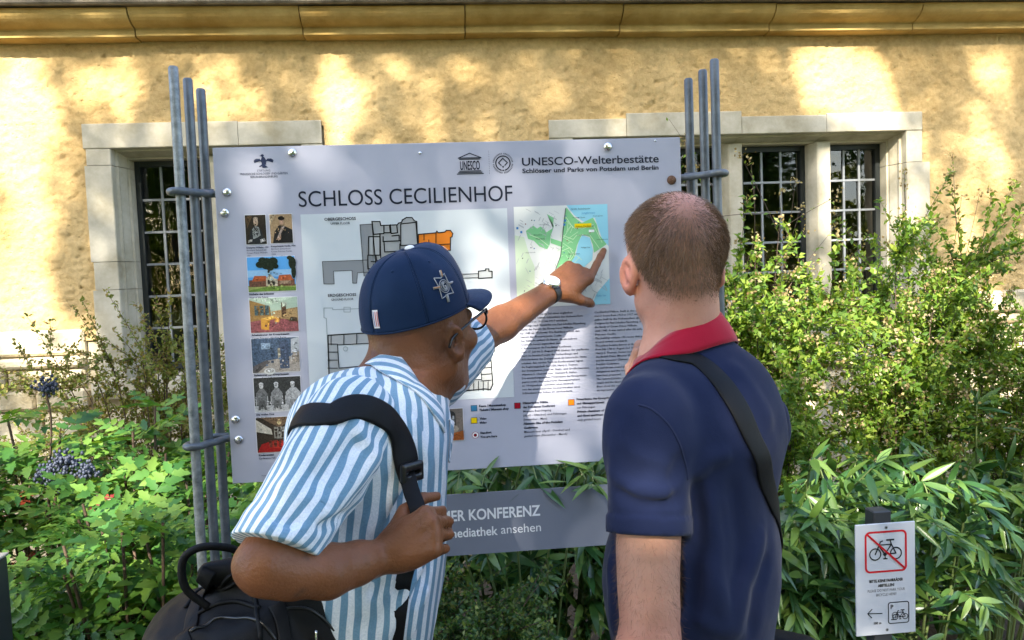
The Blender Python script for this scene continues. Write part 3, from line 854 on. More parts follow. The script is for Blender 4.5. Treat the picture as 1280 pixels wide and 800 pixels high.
# park map
pr = Print(BY-.0006, .0003)
mx0, mx1, mz0, mz1 = .1825, .4115, 1.5385, 1.7815
def mp(a, b): return (mx0+(mx1-mx0)*a, mz1-(mz1-mz0)*b)      # a, b as fractions from the map's upper left
pr.rect(mx0, mz0, mx1, mz1, (.72, .73, .69), 0)
WAT, GRN, GRD, ROAD = (.28, .60, .72), (.22, .55, .25), (.16, .45, .22), (.75, .78, .74)
pr.poly([mp(*p) for p in ((.56, 0), (1, 0), (1, .42), (.93, .34), (.86, .13), (.74, .17), (.64, .10))], WAT, 1)
pr.poly([mp(*p) for p in ((.72, .30), (.80, .33), (.83, .45), (.82, .55), (.60, .72), (.55, .62), (.64, .50), (.68, .36))], WAT, 2)
pr.poly([mp(*p) for p in ((.80, 1), (.86, .88), (1, .74), (1, 1))], WAT, 1)
pr.poly([mp(*p) for p in ((.56, .02), (.64, .12), (.72, .18), (.84, .13), (.88, .20), (.90, .30), (.98, .40), (.84, .48), (.83, .40), (.80, .32), (.72, .29), (.66, .40), (.62, .54), (.52, .66), (.40, .76), (.36, .74), (.46, .56), (.50, .40), (.52, .20))], GRN, 1)
pr.poly([mp(*p) for p in ((.35, .08), (.42, .12), (.41, .22), (.34, .26), (.32, .24), (.28, .20), (.24, .22), (.20, .19), (.12, .24), (.14, .32), (.20, .34), (.26, .40), (.34, .43), (.37, .38), (.38, .30), (.42, .20))], GRN, 1)
pr.poly([mp(*p) for p in ((.38, .32), (.50, .36), (.49, .41), (.38, .37))], GRN, 1)
pr.poly([mp(*p) for p in ((0, .28), (.1, .30), (.14, .45), (.2, .6), (.18, 1), (0, 1))], (.60, .70, .50), 1)
r_ = random.Random(4)
for k in range(22):
    a = (r_.uniform(.5, .62), r_.uniform(.15, .7)); b = (a[0]+r_.uniform(-.08, .12), a[1]+r_.uniform(-.12, .12))
    pr.line([mp(*a), mp(*b)], .0011, (.55, .76, .48), 3)
for pth in (((.54, .1), (.62, .22), (.72, .24), (.84, .20), (.93, .38)), ((.52, .3), (.62, .34), (.66, .30), (.8, .3), (.9, .44)), ((.5, .45), (.58, .42), (.62, .5), (.5, .64)), ((.16, .28), (.26, .32), (.36, .40)), ((.46, .6), (.56, .56), (.6, .48))):
    pr.line([mp(*p) for p in pth], .0013, (.62, .80, .52), 3)
LG = (.42, .43, .43)
for k in range(170):
    a = (r_.uniform(.02, .52), r_.uniform(.02, .98))
    if r_.random() < .4: a = (r_.uniform(.5, .98), r_.uniform(.6, .98))
    if a[0] > .46 and a[1] < .55: continue
    an = r_.choice((.5, .5, 2.05, 2.05, 1.1)); ln = r_.uniform(.02, .08)
    b = (a[0]+ln*math.cos(an), a[1]+ln*math.sin(an))
    if max(b) > .98: continue
    pr.line([mp(*a), mp(*b)], r_.choice((.0006, .0009, .0014)), LG, 2)
for k in range(26):
    a = (r_.uniform(.04, .9), r_.uniform(.05, .95))
    pr.disc(*mp(*a), .0016, .0016, r_.choice(((.05, .15, .35), (.25, .06, .04), (.1, .1, .1), (.06, .2, .3))), 4, 6)
pr.line([mp(.55, .03), mp(.52, .22), mp(.48, .5), mp(.40, .68)], .0016, (.05, .06, .06), 4)
pr.rect(*mp(.64, .225), *mp(.82, .185), (.85, .62, .0), 4)
pr.rect(*mp(.79, .275), *mp(.85, .25), (.8, .82, .8), 4)
for a, b in ((.02, .20), (.06, .24), (.53, .14), (.52, .18), (.38, .78)): pr.rect(*mp(a, b+.022), *mp(a+.022, b), (.05, .22, .5), 4)
pr.build("park_map", brd)
for s_, a, b, h, m_ in (("Schloss Cecilienhof", .65, .22, .0042, INKB), ("Jungfernsee", .72, .09, .0052, None), ("Großer Aussichtspunkt", .61, .045, .0036, INKB), ("Gotische Bibliothek", .66, .305, .003, INKB),
                        ("Heiliger See", .70, .43, .0034, INKB), ("Tiefer See", .85, .92, .0042, None), ("Belvedere", .20, .29, .0036, INKB), ("Pfingstberg", .22, .33, .0036, INKB), ("Am Neuen Garten", .62, .13, .003, INKB), ("Villa Quandt", .26, .19, .003, INKG),
                        ("Neuer Garten", .56, .49, .0036, INKB), ("Marmorpalais", .42, .645, .0038, INKB), ("Schwanenbrücke", .87, .355, .003, INKB), ("Muschelgrotte", .84, .12, .003, INKB), ("Augustastraße", .11, .46, .003, INKG)):
    text(s_, *mp(a, b), BY-.0028, h, m_ or material("blue_ink", (.05, .28, .5), .4), brd, "map_lettering")

# body text and legend
DE = ["Cecilienhof wurde im Stil eines englischen", "Landsitzes als letzter Schlossbau der Hohenzollern", "in den Jahren 1913 bis 1917 errichtet.", "Die Anlage nach Entwürfen von Paul Schultze-Naumburg",
      "diente der Familie des Kronprinzen Wilhelm", "bis 1945 als Wohnsitz. Die Residenz erhielt den", "Namen der Kronprinzessin Cecilie.", "Das Gebäude umfasst 176 Räume, die um mehrere", "Innenhöfe herum angeordnet sind.",
      "In Erinnerung an die Potsdamer Konferenz", "vom 17. Juli bis 2. August 1945 blieben der gepflanzte", "Stern im Innenhof sowie die Verhandlungs- und", "Arbeitsräume der Delegationen als historische Stätte", "erhalten. Am runden Tisch im Konferenzsaal tagten",
      "die Regierungschefs der USA, Harry S. Truman,", "der Sowjetunion, Josef W. Stalin, und Großbritanniens,", "Winston S. Churchill bzw. Clement R. Attlee.", "Die wiederhergestellten Privaträume des Kronprinzen-", "paares sowie das restaurierte Gästeappartement",
      "im Obergeschoss vermitteln einen Eindruck", "von der anspruchsvollen Innenarchitektur eines", "Schlossbaus des frühen 20. Jahrhunderts."]
EN = ["Cecilienhof Palace, built in the style of an English", "manor house from 1913 to 1917, was the last", "palace built by the Hohenzollern dynasty.", "Designed by Paul Schultze-Naumburg, it was home to", "the family of Crown Prince Wilhelm", "until 1945. It was named after his wife, Crown", "Princess Cecilie.",
      "The building contains 176 rooms that are arranged", "around several courtyards.", "The palace became famous as the conference site", "from July 17th to August 2nd 1945, where", "Harry S. Truman, Soviet leader Josef Stalin and", "the British Prime Minister Winston Churchill", "and his successor Clement Attlee met for the",
      "Potsdam Conference.", "Its well known round table and the rooms of the", "delegations and the red star in the courtyard", "have been preserved.", "The restored private rooms of the crown prince", "couple and the Guest apartment on the upper", "floor show the exquisite interior and give", "an impression of an early 20th century palace."]
for k, s_ in enumerate(DE):
    text(s_, .1870, 1.5195-k*.00915, TY, .0051, INK, brd, "text_line", width=.0031*len(s_), res=1, bold=.02)
for k, s_ in enumerate(EN):
    text(s_, .3710, 1.5175-k*.00915, TY, .0051, INK, brd, "text_line", width=.0031*len(s_), res=1, shear=.2, bold=.02)
for x, z, c in ((.0675, 1.2995, (.03, .16, .30)), (.0665, 1.2695, (.85, .58, .0)), (.1735, 1.3000, (.36, .005, .02)), (.3065, 1.3010, (.78, .20, .01))):
    pr = Print(TY); pr.rect(x-.0078, z-.0075, x+.0078, z+.0075, (.03, .03, .04), 0); pr.rect(x-.0068, z-.0065, x+.0068, z+.0065, c, 1); pr.build("legend_mark", brd)
pr = Print(TY)
pr.disc(.0680, 1.2335, .0082, .0082, (.35, .02, .03), 0, 18); pr.disc(.0680, 1.2335, .0072, .0072, (.8, .8, .8), 1, 18); pr.disc(.0680, 1.2335, .0040, .0040, (.22, .005, .015), 2, 14); pr.build("legend_mark", brd)
def leg(lines, x, z, dz=.0098):
    for k, (s_, b_, sh) in enumerate(lines):
        text(s_, x, z-k*dz, TY, .0056, INK, brd, "legend_lettering", bold=.06 if b_ else .015, shear=sh, width=.00345*len(s_), res=1)
leg([("Kasse / Museumsshop", 1, 0), ("Tickets / Museum shop", 1, .2)], .0800, 1.3015)
leg([("Video", 1, 0), ("Video", 1, .2)], .0800, 1.2705)
leg([("Standort", 1, 0), ("You are here", 1, .2)], .0800, 1.2355)
leg([("Historische Stätte", 1, 0), ("der Potsdamer Konferenz", 1, 0), ("Museale Besichtigung", 0, 0), ("(April - Oktober) und Führungen", 0, 0), ("(November - März)", 0, 0), ("Historic Site of the Potsdam", 1, .2), ("Conference", 1, .2), ("Museum tour (April - October) and", 0, .2), ("guided tours (November - March)", 0, .2)], .1870, 1.3030, .0102)
leg([("Privaträume des Kronprinzenpaares", 1, 0), ("und Gästeappartement", 1, 0), ("nur Führungen", 0, 0), ("Private chambers of the royal couple", 1, .2), ("and Guest apartment", 1, .2), ("only guided tours", 0, .2)], .3200, 1.3050, .0102)

# ------------------------------------------------------------------ lower grey strip sign
SLATE = material("slate_grey_panel", (.155, .17, .215), .42, spec=.4, var=(3, 4, (.145, .16, .205), (.17, .185, .23)))
WHITEINK = material("white_lettering", (.72, .73, .75), .4, spec=.3)
low = empty("strip_sign", (.1, 1.83, 0), "slim slate grey sign with white lettering below the large board", "sign")
lx0, lx1, lz0, lz1, ly = -.492, .62, .951, 1.100, 1.815
pts = []
rc_ = (lz1-lz0)/2
for k in range(17):
    a = math.pi/2+math.pi*k/16
    pts.append((lx0+rc_+rc_*math.cos(a), (lz0+lz1)/2+rc_*math.sin(a)))
pts += [(lx1, lz0), (lx1, lz1)]
n = len(pts)
V = [(x, ly, z) for x, z in pts]+[(x, ly+.005, z) for x, z in pts]
mk("panel", V, [tuple(range(n)), tuple(range(2*n-1, n-1, -1))]+[(i, n+i, n+(i+1) % n, (i+1) % n) for i in range(n)], SLATE, low)
for x in (-.40, .54):
    box("post", x-.02, x+.02, ly+.0055, ly+.035, -.3, 1.07, STEEL, low)
text("MER KONFERENZ", -.022, 1.0360, ly-.0007, .0265, WHITEINK, low, width=.238, bold=.03, res=5)
text("Fmediathek", -.020, .9955, ly-.0007, .0225, WHITEINK, low, width=.131, bold=.02, res=5)
text("ansehen", .119, .9970, ly-.0007, .0225, WHITEINK, low, width=.097, res=5)
pr = Print(ly-.0007); pr.rect(-.466, 1.032, -.446, 1.038, (.72, .73, .75), 0); pr.build("letter_mark", low)

# ------------------------------------------------------------------ no bicycles sign
SIGNW = material("white_sign_plate", (.62, .63, .68), .4, spec=.4, var=(4, 5, (.59, .60, .65), (.65, .66, .70)), bump=(90, .08, .001))
nbs = empty("bicycle_sign", (1.145, 1.93, 0), "small white sign forbidding bicycle parking on a dark post among laurel leaves", "sign")
NY = 1.9
a0 = rad(1.0)
box("post", 1.115, 1.165, NY+.006, NY+.05, -.3, .955, material("anthracite_post", (.035, .037, .042), .5), nbs, bevel=.003)
box("plate", 1.061, 1.227, NY, NY+.005, .6225, .9245, SIGNW, nbs, bevel=.001)
RED = (.62, .012, .022); KK = (.012, .014, .018)
pr = Print(NY-.0006)
def rrect(x0, z0, x1, z1, r, w, c, l=0):
    P = []
    for cx, cz, s in ((x1-r, z1-r, 0), (x0+r, z1-r, 90), (x0+r, z0+r, 180), (x1-r, z0+r, 270)):
        P += [(cx+r*math.cos(rad(s+15*k)), cz+r*math.sin(rad(s+15*k))) for k in range(7)]
    pr.line(P, w, c, l, closed=True)
def bike(x, z, s, c, w, l=1):
    R = .0165*s
    pr.ring(x-.028*s, z, R, w, c, l, 20); pr.ring(x+.028*s, z, R, w, c, l, 20)
    q = lambda a, b: (x+a*s, z+b*s)
    pr.line([q(-.028, 0), q(-.016, .026), q(-.014, .032), q(-.008, .034)], w, c, l); pr.line([q(-.018, .024), q(.016, .024), q(-.002, -.001), q(-.018, .022)], w, c, l)
    pr.line([q(.012, .036), q(.016, .024), q(.028, 0), q(-.002, -.001)], w, c, l); pr.line([q(.004, .036), q(.022, .036)], w*1.3, c, l)
    pr.disc(*q(-.002, -.001), .005*s, .005*s, c, l, 10); pr.line([q(-.002, -.001), q(-.001, -.012)], w*.8, c, l); pr.line([q(-.005, -.013), q(.004, -.013)], w, c, l)
rrect(1.0885, .795, 1.2005, .902, .012, .0052, RED)
bike(1.1435, .8425, 1.03, KK, .0033)
pr.line([(1.093, .897), (1.197, .800)], .0052, RED, 5)
pr.build("symbol", nbs); pr = Print(NY-.0006)
rrect(1.150, .6515, 1.207, .7085, .006, .0025, KK)
bike(1.183, .6685, .50, KK, .0020); pr.ring(1.168, .674, .0085, .0016, KK, 2, 12); pr.line([(1.158, .662), (1.172, .662)], .0026, KK, 2)
pr.build("symbol", nbs); pr = Print(NY-.0006)
pr.line([(1.093, .683), (1.132, .681)], .0025, KK, 0); pr.line([(1.104, .694), (1.092, .683), (1.103, .671)], .0025, KK, 0)
pr.build("arrow", nbs)
for z in (.913, .635):
    pr = Print(NY-.0006); pr.disc(1.146, z, .0045, .0045, (.3, .3, .3), 0, 12); pr.disc(1.146, z, .0025, .0025, (.05, .05, .05), 1, 8); pr.build("screw", nbs)
text("BITTE KEINE FAHRRÄDER", 1.1445, .7665, NY-.0007, .0078, INKB, nbs, width=.094, align='CENTER', bold=.05)
text("ABSTELLEN!", 1.1445, .7535, NY-.0007, .0078, INKB, nbs, width=.046, align='CENTER', bold=.05)
text("PLEASE DO NOT PARK YOUR", 1.1445, .7405, NY-.0007, .0074, INKG, nbs, width=.104, align='CENTER')
text("BICYCLE HERE!", 1.1445, .7285, NY-.0007, .0074, INKG, nbs, width=.056, align='CENTER')
text("P", 1.1555, .6910, NY-.0007, .0120, INKB, nbs, bold=.02); text("100 m", 1.108, .6525, NY-.0007, .0062, INKB, nbs, bold=.05)

# ------------------------------------------------------------------ dark post at the left edge
bol = empty("bollard", (-1.15, 2.02, 0), "dark square post with a pale top at the left edge of the bed", "post")
box("shaft", -1.235, -1.147, 1.975, 2.065, -.2, .944, material("anthracite_post", (.035, .037, .042), .5), bol, bevel=.004)
box("cap", -1.238, -1.144, 1.972, 2.068, .9445, .952, material("pale_cap", (.3, .28, .24), .6), bol, bevel=.002)
# ------------------------------------------------------------------ signed distance modelling
class Prim:
    def __init__(s, fn, c, r): s.fn, s.c, s.r = fn, np.asarray(c, float), r

def cone(a, b, ra, rb):
    a = np.asarray(a, float); b = np.asarray(b, float); ba = b-a; L2 = max(ba@ba, 1e-12)
    def fn(P):
        h = np.clip((P-a)@ba/L2, 0, 1)
        return np.linalg.norm(P-a-h[:, None]*ba, axis=1)-(ra+(rb-ra)*h)
    return Prim(fn, (a+b)/2, math.sqrt(L2)/2+max(ra, rb))

def ell(c, R, r):
    """ellipsoid; rows of R are its axes"""
    c = np.asarray(c, float); r = np.asarray(r, float); R = np.asarray(R, float)
    def fn(P):
        q = (P-c)@R.T
        k0 = np.linalg.norm(q/r, axis=1); k1 = np.linalg.norm(q/r**2, axis=1)
        return k0*(k0-1)/np.maximum(k1, 1e-9)
    return Prim(fn, c, r.max())

def flatcone(a, b, ra, rb, ax, sc):
    """tapered body whose section is stretched along ax by 1/sc (sc < 1 is wider)"""
    a = np.asarray(a, float); b = np.asarray(b, float); ax = norm(ax)
    sq = lambda P: P+np.outer((P-a)@ax, ax)*(sc-1)
    b2 = sq(b[None])[0]; ba = b2-a; L2 = ba@ba
    def fn(P):
        Q = sq(P); h = np.clip((Q-a)@ba/L2, 0, 1)
        return np.linalg.norm(Q-a-h[:, None]*ba, axis=1)-(ra+(rb-ra)*h)
    return Prim(fn, (a+b)/2, np.linalg.norm(b-a)/2+max(ra, rb)/sc)

def rbox(c, R, half, r):
    c = np.asarray(c, float); half = np.asarray(half, float); R = np.asarray(R, float)
    def fn(P):
        q = np.abs((P-c)@R.T)-(half-r)
        return np.linalg.norm(np.maximum(q, 0), axis=1)+np.minimum(q.max(1), 0)-r
    return Prim(fn, c, np.linalg.norm(half))

def smin(a, b, k):
    if k <= 0: return np.minimum(a, b)
    h = np.maximum(k-np.abs(a-b), 0)/k
    return np.minimum(a, b)-h*h*k*.25

class SDF:
    """ordered smooth union (and subtraction) of primitives"""
    def __init__(s): s.items = []; s.post = []
    def add(s, p, k=.02): s.items.append((p, k, 1)); return s
    def cut(s, p, k=.004): s.items.append((p, k, -1)); return s
    def __call__(s, P, quick=False):
        P = np.asarray(P, float)
        d = np.full(len(P), 9.0)
        for p, k, sg in s.items:
            if quick and len(P) > 2000:
                m = np.linalg.norm(P-p.c, axis=1) < p.r+.06+k
                if not m.any(): continue
                v = p.fn(P[m])
                d[m] = smin(d[m], v, k) if sg > 0 else -smin(-d[m], v, k)
            else:
                v = p.fn(P)
                d = smin(d, v, k) if sg > 0 else -smin(-d, v, k)
        for f in s.post: d = f(P, d)
        return d

def grad(fn, P, e=.002):
    P = np.atleast_2d(P)
    g = np.stack([fn(P+np.eye(3)[i]*e)-fn(P-np.eye(3)[i]*e) for i in range(3)], 1)
    return norm(g)

def snap(fn, P, off=0.0, it=8):
    P = np.atleast_2d(np.asarray(P, float)).copy()
    for _ in range(it):
        P = P-grad(fn, P)*(fn(P)-off)[:, None]*.9
    return P

def hit(fn, u, v, d0=.6, d1=2.4):
    """first point of a body met in direction (u, v)"""
    r = ray(u, v); L = np.linalg.norm(r); t = d0
    for _ in range(90):
        q = fn((CAM+t*r)[None])[0]
        if q < .0006: return CAM+t*r
        t += max(q*.6, .0006)/L
        if t > d1: break
    return None

def nets(fn, lo, hi, h, quick=True):
    """naive surface nets, evaluated only in blocks near the surface"""
    lo = np.asarray(lo, float); hi = np.asarray(hi, float)
    B = 8
    nb = np.ceil((hi-lo)/(h*B)).astype(int)
    n = nb*B+1
    bi = np.stack(np.meshgrid(*[np.arange(k) for k in nb], indexing='ij'), -1).reshape(-1, 3)
    bc = lo+(bi+.5)*B*h
    dc = fn(bc)
    act = np.abs(dc) < B*h*.87*1.45+.012
    G = np.where(np.repeat(np.repeat(np.repeat(dc.reshape(nb), B, 0), B, 1), B, 2) < 0, -1.0, 1.0).astype(np.float32)
    G = np.pad(G, ((0, 1), (0, 1), (0, 1)), constant_values=1.0)
    mask = np.zeros(n, bool)
    for b in bi[act]:
        i, j, k = b*B
        mask[i:i+B+1, j:j+B+1, k:k+B+1] = True
    idx = np.argwhere(mask)
    vals = np.empty(len(idx), np.float32)
    order = 60000
    for s in range(0, len(idx), order):
        Pp = lo+idx[s:s+order]*h
        vals[s:s+order] = fn(Pp, True) if quick else fn(Pp)
    G[mask] = vals
    S = G < 0
    c = S[:-1, :-1, :-1].astype(np.int8)
    for a in (0, 1):
        for b in (0, 1):
            for e in (0, 1):
                if a or b or e: c = c+S[a:a+n[0]-1, b:b+n[1]-1, e:e+n[2]-1]
    cell = np.argwhere((c > 0) & (c < 8))
    vid = np.full(n-1, -1, np.int64)
    vid[tuple(cell.T)] = np.arange(len(cell))
    acc = np.zeros((len(cell), 3)); cnt = np.zeros(len(cell))
    cor = [(a, b, e) for a in (0, 1) for b in (0, 1) for e in (0, 1)]
    for p in cor:
        for ax in range(3):
            if p[ax]: continue
            q = list(p); q[ax] = 1
            g0 = G[tuple((cell+p).T)].astype(float); g1 = G[tuple((cell+q).T)].astype(float)
            m = (g0 < 0) != (g1 < 0)
            t = np.where(m, g0/np.where(m, g0-g1, 1), 0)
            pt = np.tile(np.array(p, float), (len(cell), 1)); pt[:, ax] += t
            acc[m] += pt[m]; cnt[m] += 1
    V = lo+(cell+acc/cnt[:, None])*h
    F = []
    for ax in range(3):
        o1, o2 = (ax+1) % 3, (ax+2) % 3
        sl0 = [slice(None)]*3; sl1 = [slice(None)]*3
        sl0[ax] = slice(0, -1); sl1[ax] = slice(1, None)
        e = S[tuple(sl0)] != S[tuple(sl1)]
        ed = np.argwhere(e)
        ed = ed[(ed[:, o1] > 0) & (ed[:, o2] > 0) & (ed[:, o1] < n[o1]-1) & (ed[:, o2] < n[o2]-1)]
        def cc(d1, d2):
            q = ed.copy(); q[:, o1] -= d1; q[:, o2] -= d2
            return vid[tuple(q.T)]
        quad = np.stack([cc(1, 1), cc(0, 1), cc(0, 0), cc(1, 0)], 1)
        fl = ~S[tuple(ed.T)]
        quad[fl] = quad[fl][:, ::-1]
        F.append(quad)
    F = np.vstack(F)
    F = F[(F >= 0).all(1)]
    return V, F

def vertex_normals(V, F):
    nrm = np.cross(V[F[:, 2]]-V[F[:, 0]], V[F[:, 3]]-V[F[:, 1]])
    N = np.zeros_like(V)
    for k in range(4): np.add.at(N, F[:, k], nrm)
    return norm(N)

def relax(V, F, it=2, w=.5):
    for _ in range(it):
        S = np.zeros_like(V); C = np.zeros(len(V))
        for k in range(4):
            for j in (1, 3):
                np.add.at(S, F[:, k], V[F[:, (k+j) % 4]]); np.add.at(C, F[:, k], 1)
        V = V*(1-w)+w*S/C[:, None]
    return V

def attr(o, name, vals):
    a = o.data.attributes.new(name, 'FLOAT', 'POINT')
    a.data.foreach_set("value", np.asarray(vals, np.float32))

def vnoise(P, sc, seed=0):
    """cheap smooth 3-D value noise in -1..1"""
    Q = P*sc+seed*17.3
    i = np.floor(Q).astype(np.int64); f = Q-i; f = f*f*(3-2*f)
    out = 0
    for a in (0, 1):
        for b in (0, 1):
            for c in (0, 1):
                hsh = (i[:, 0]+a)*73856093 ^ (i[:, 1]+b)*19349663 ^ (i[:, 2]+c)*83492791
                r = ((hsh*1103515245+12345) & 0x7fffffff)/0x7fffffff
                out = out+r*(f[:, 0] if a else 1-f[:, 0])*(f[:, 1] if b else 1-f[:, 1])*(f[:, 2] if c else 1-f[:, 2])
    return out*2-1

def ridges(P, lst):
    """cloth folds: each (path points, height, half width); negative heights are creases"""
    d = np.zeros(len(P))
    for pts, amp, w in lst:
        best = np.full(len(P), 9.0); tt = np.zeros(len(P))
        n = len(pts)-1
        for i in range(n):
            a, b = np.asarray(pts[i]), np.asarray(pts[i+1]); ba = b-a
            h = np.clip((P-a)@ba/(ba@ba), 0, 1)
            q = np.linalg.norm(P-a-h[:, None]*ba, axis=1)
            m = q < best; best[m] = q[m]; tt[m] = (i+h[m])/n
        d += 1.5*amp*np.exp(-(best/w)**2)*np.clip(np.minimum(tt, 1-tt)*5+.15, 0, 1)
    return d

R0, F0, Z0 = _r0, np.array([math.sin(YAW), math.cos(YAW), 0.0]), np.array([0, 0, 1.0])

def add_head(S, H, hr, hf, hu, s=1.0, neck=None, neck_r=(.058, .062)):
    """head round origin H with axes right, face, up"""
    A = np.array([hr, hf, hu])
    p = lambda x, y, z: H+s*(x*hr+y*hf+z*hu)
    S.add(ell(p(0, -.010, .032), A, (s*.0755, s*.097, s*.081)), .01)
    S.add(ell(p(0, .028, -.034), A, (s*.057, s*.062, s*.073)), .028)
    for q in (-1, 1):
        S.add(cone(p(q*.052, .0, -.062), p(q*.018, .060, -.096), s*.015, s*.016), .025)
        S.add(ell(p(q*.040, .068, -.022), A, (s*.022, s*.020, s*.02)), .02)      # cheekbone
        S.add(cone(p(q*.012, .088, .022), p(q*.040, .078, .020), s*.010, s*.010), .014)
        S.cut(ell(p(q*.032, .098, .002), A, (s*.019, s*.018, s*.013)), .012)
    S.add(cone(p(0, .090, .006), p(0, .113, -.030), s*.008, s*.011), .012)
    for q in (-1, 1): S.add(ell(p(q*.010, .104, -.034), A, (s*.008, s*.009, s*.007)), .006)
    S.add(cone(p(-.018, .090, -.059), p(.018, .090, -.059), s*.007, s*.007), .006)
    S.add(cone(p(-.015, .088, -.070), p(.015, .088, -.070), s*.008, s*.008), .005)
    S.add(ell(p(0, .070, -.096), A, (s*.020, s*.017, s*.016)), .018)
    if neck is not None:
        S.add(cone(p(0, -.026, -.045), neck, neck_r[0], neck_r[1]), .035)
        S.add(cone(p(0, -.050, -.030), neck-.012*hf, s*.036, neck_r[1]*.8), .03)
    for q in (-1, 1):                                                             # ears
        ax_n = norm(q*.80*hr-.55*hf); ax_u = norm(hu-.10*hf); ax_u = norm(ax_u-ax_n*(ax_u@ax_n)); ax_f = np.cross(ax_u, ax_n)
        E = np.array([ax_n, ax_f, ax_u]); c = p(q*.079, -.006, -.012)
        S.add(ell(c, E, (s*.0090, s*.0170, s*.0295)), .006)
        S.add(ell(p(q*.076, .002, -.036), E, (s*.007, s*.011, s*.012)), .006)
        S.cut(ell(c+s*.0085*ax_n+s*.003*hf-.001*hu, E, (s*.0085, s*.0118, s*.0205)), .003)
        S.add(cone(c+s*(.002*ax_n+.004*hf+.010*hu), c+s*(.003*ax_n-.004*hf-.008*hu), s*.0028, s*.0032), .003)
    return p

FING = ((.029, .088, (.045, .027, .022), .0092), (.0095, .093, (.049, .031, .023), .0095), (-.010, .088, (.046, .029, .023), .0090), (-.0285, .079, (.036, .022, .020), .0080))

def add_hand(S, W, hy, hz, side, curls, thumb, s=1.0, spread=0.0, aim=None):
    """W wrist, hy along the hand, hz dorsal, side +1 when the thumb lies towards hy x hz"""
    hy = norm(hy); hz = norm(hz-hy*(np.asarray(hz)@hy)); hx = np.cross(hy, hz)*side
    p = lambda x, y, z: W+s*(x*hx+y*hy+z*hz)
    S.add(cone(p(-.006, -.03, 0), p(-.008, .02, 0), s*.0185, s*.018), .012)
    S.add(cone(p(.006, -.03, 0), p(.008, .02, 0), s*.0185, s*.018), .012)
    for i, (x, y, seg, r) in enumerate(FING):
        S.add(cone(p(x*.55, .012, -.002), p(x, y-.004, -.002), s*.0150, s*.0125), .014)
        S.add(ell(p(x, y, .0035), np.array([hx, hy, hz]), (s*.0100, s*.0105, s*.0105)), .006)
        S.add(cone(p(x*.45, .022, .0135), p(x, y-.012, .0105), s*.0022, s*.0026), .005)
    S.add(ell(p(.018, .040, -.012), np.array([hx, hy, hz]), (s*.020, s*.034, s*.015)), .014)
    S.add(ell(p(-.022, .040, -.010), np.array([hx, hy, hz]), (s*.016, s*.034, s*.014)), .014)
    tips = []
    for i, (x, y, seg, r) in enumerate(FING):
        q = p(x, y, 0); ang = 0.0
        if aim is not None and aim[0] == i:
            to = np.asarray(aim[1])-q; Ln = np.linalg.norm(to); side_ = .06*Ln*hz
            ks = [q, q+to*.46+side_, q+to*.75+side_*.7, q+to]
            for k in range(3): S.add(cone(ks[k], ks[k+1], s*r*(1.03-.06*k), s*r*(.98-.08*k)), .004)
            tips.append(ks[3]); continue
        lat = spread*(x/.03)
        for k, L in enumerate(seg):
            ang += rad(curls[i][k])
            dr = norm(math.cos(ang)*(hy+lat*hx)-math.sin(ang)*hz)
            q2 = q+s*L*dr
            rr = s*r*(1-.09*k)
            S.add(cone(q, q2, rr, rr*.92), .003 if k == 0 else .004)
            q = q2
        tips.append(q)
    q = p(.022, .014, -.008)
    for k, (L, (tx, ty, tz)) in enumerate(zip((.048, .036, .028), thumb)):
        q2 = q+s*L*norm(tx*hx+ty*hy+tz*hz)
        S.add(cone(q, q2, s*(.0155, .0118, .0105)[k], s*(.0118, .0105, .0092)[k]), .010 if k == 0 else .004)
        q = q2
    tips.append(q)
    return tips

def limb(S, pts, rs, k=.012):
    for a, b, ra, rb in zip(pts[:-1], pts[1:], rs[:-1], rs[1:]): S.add(cone(a, b, ra, rb), k)

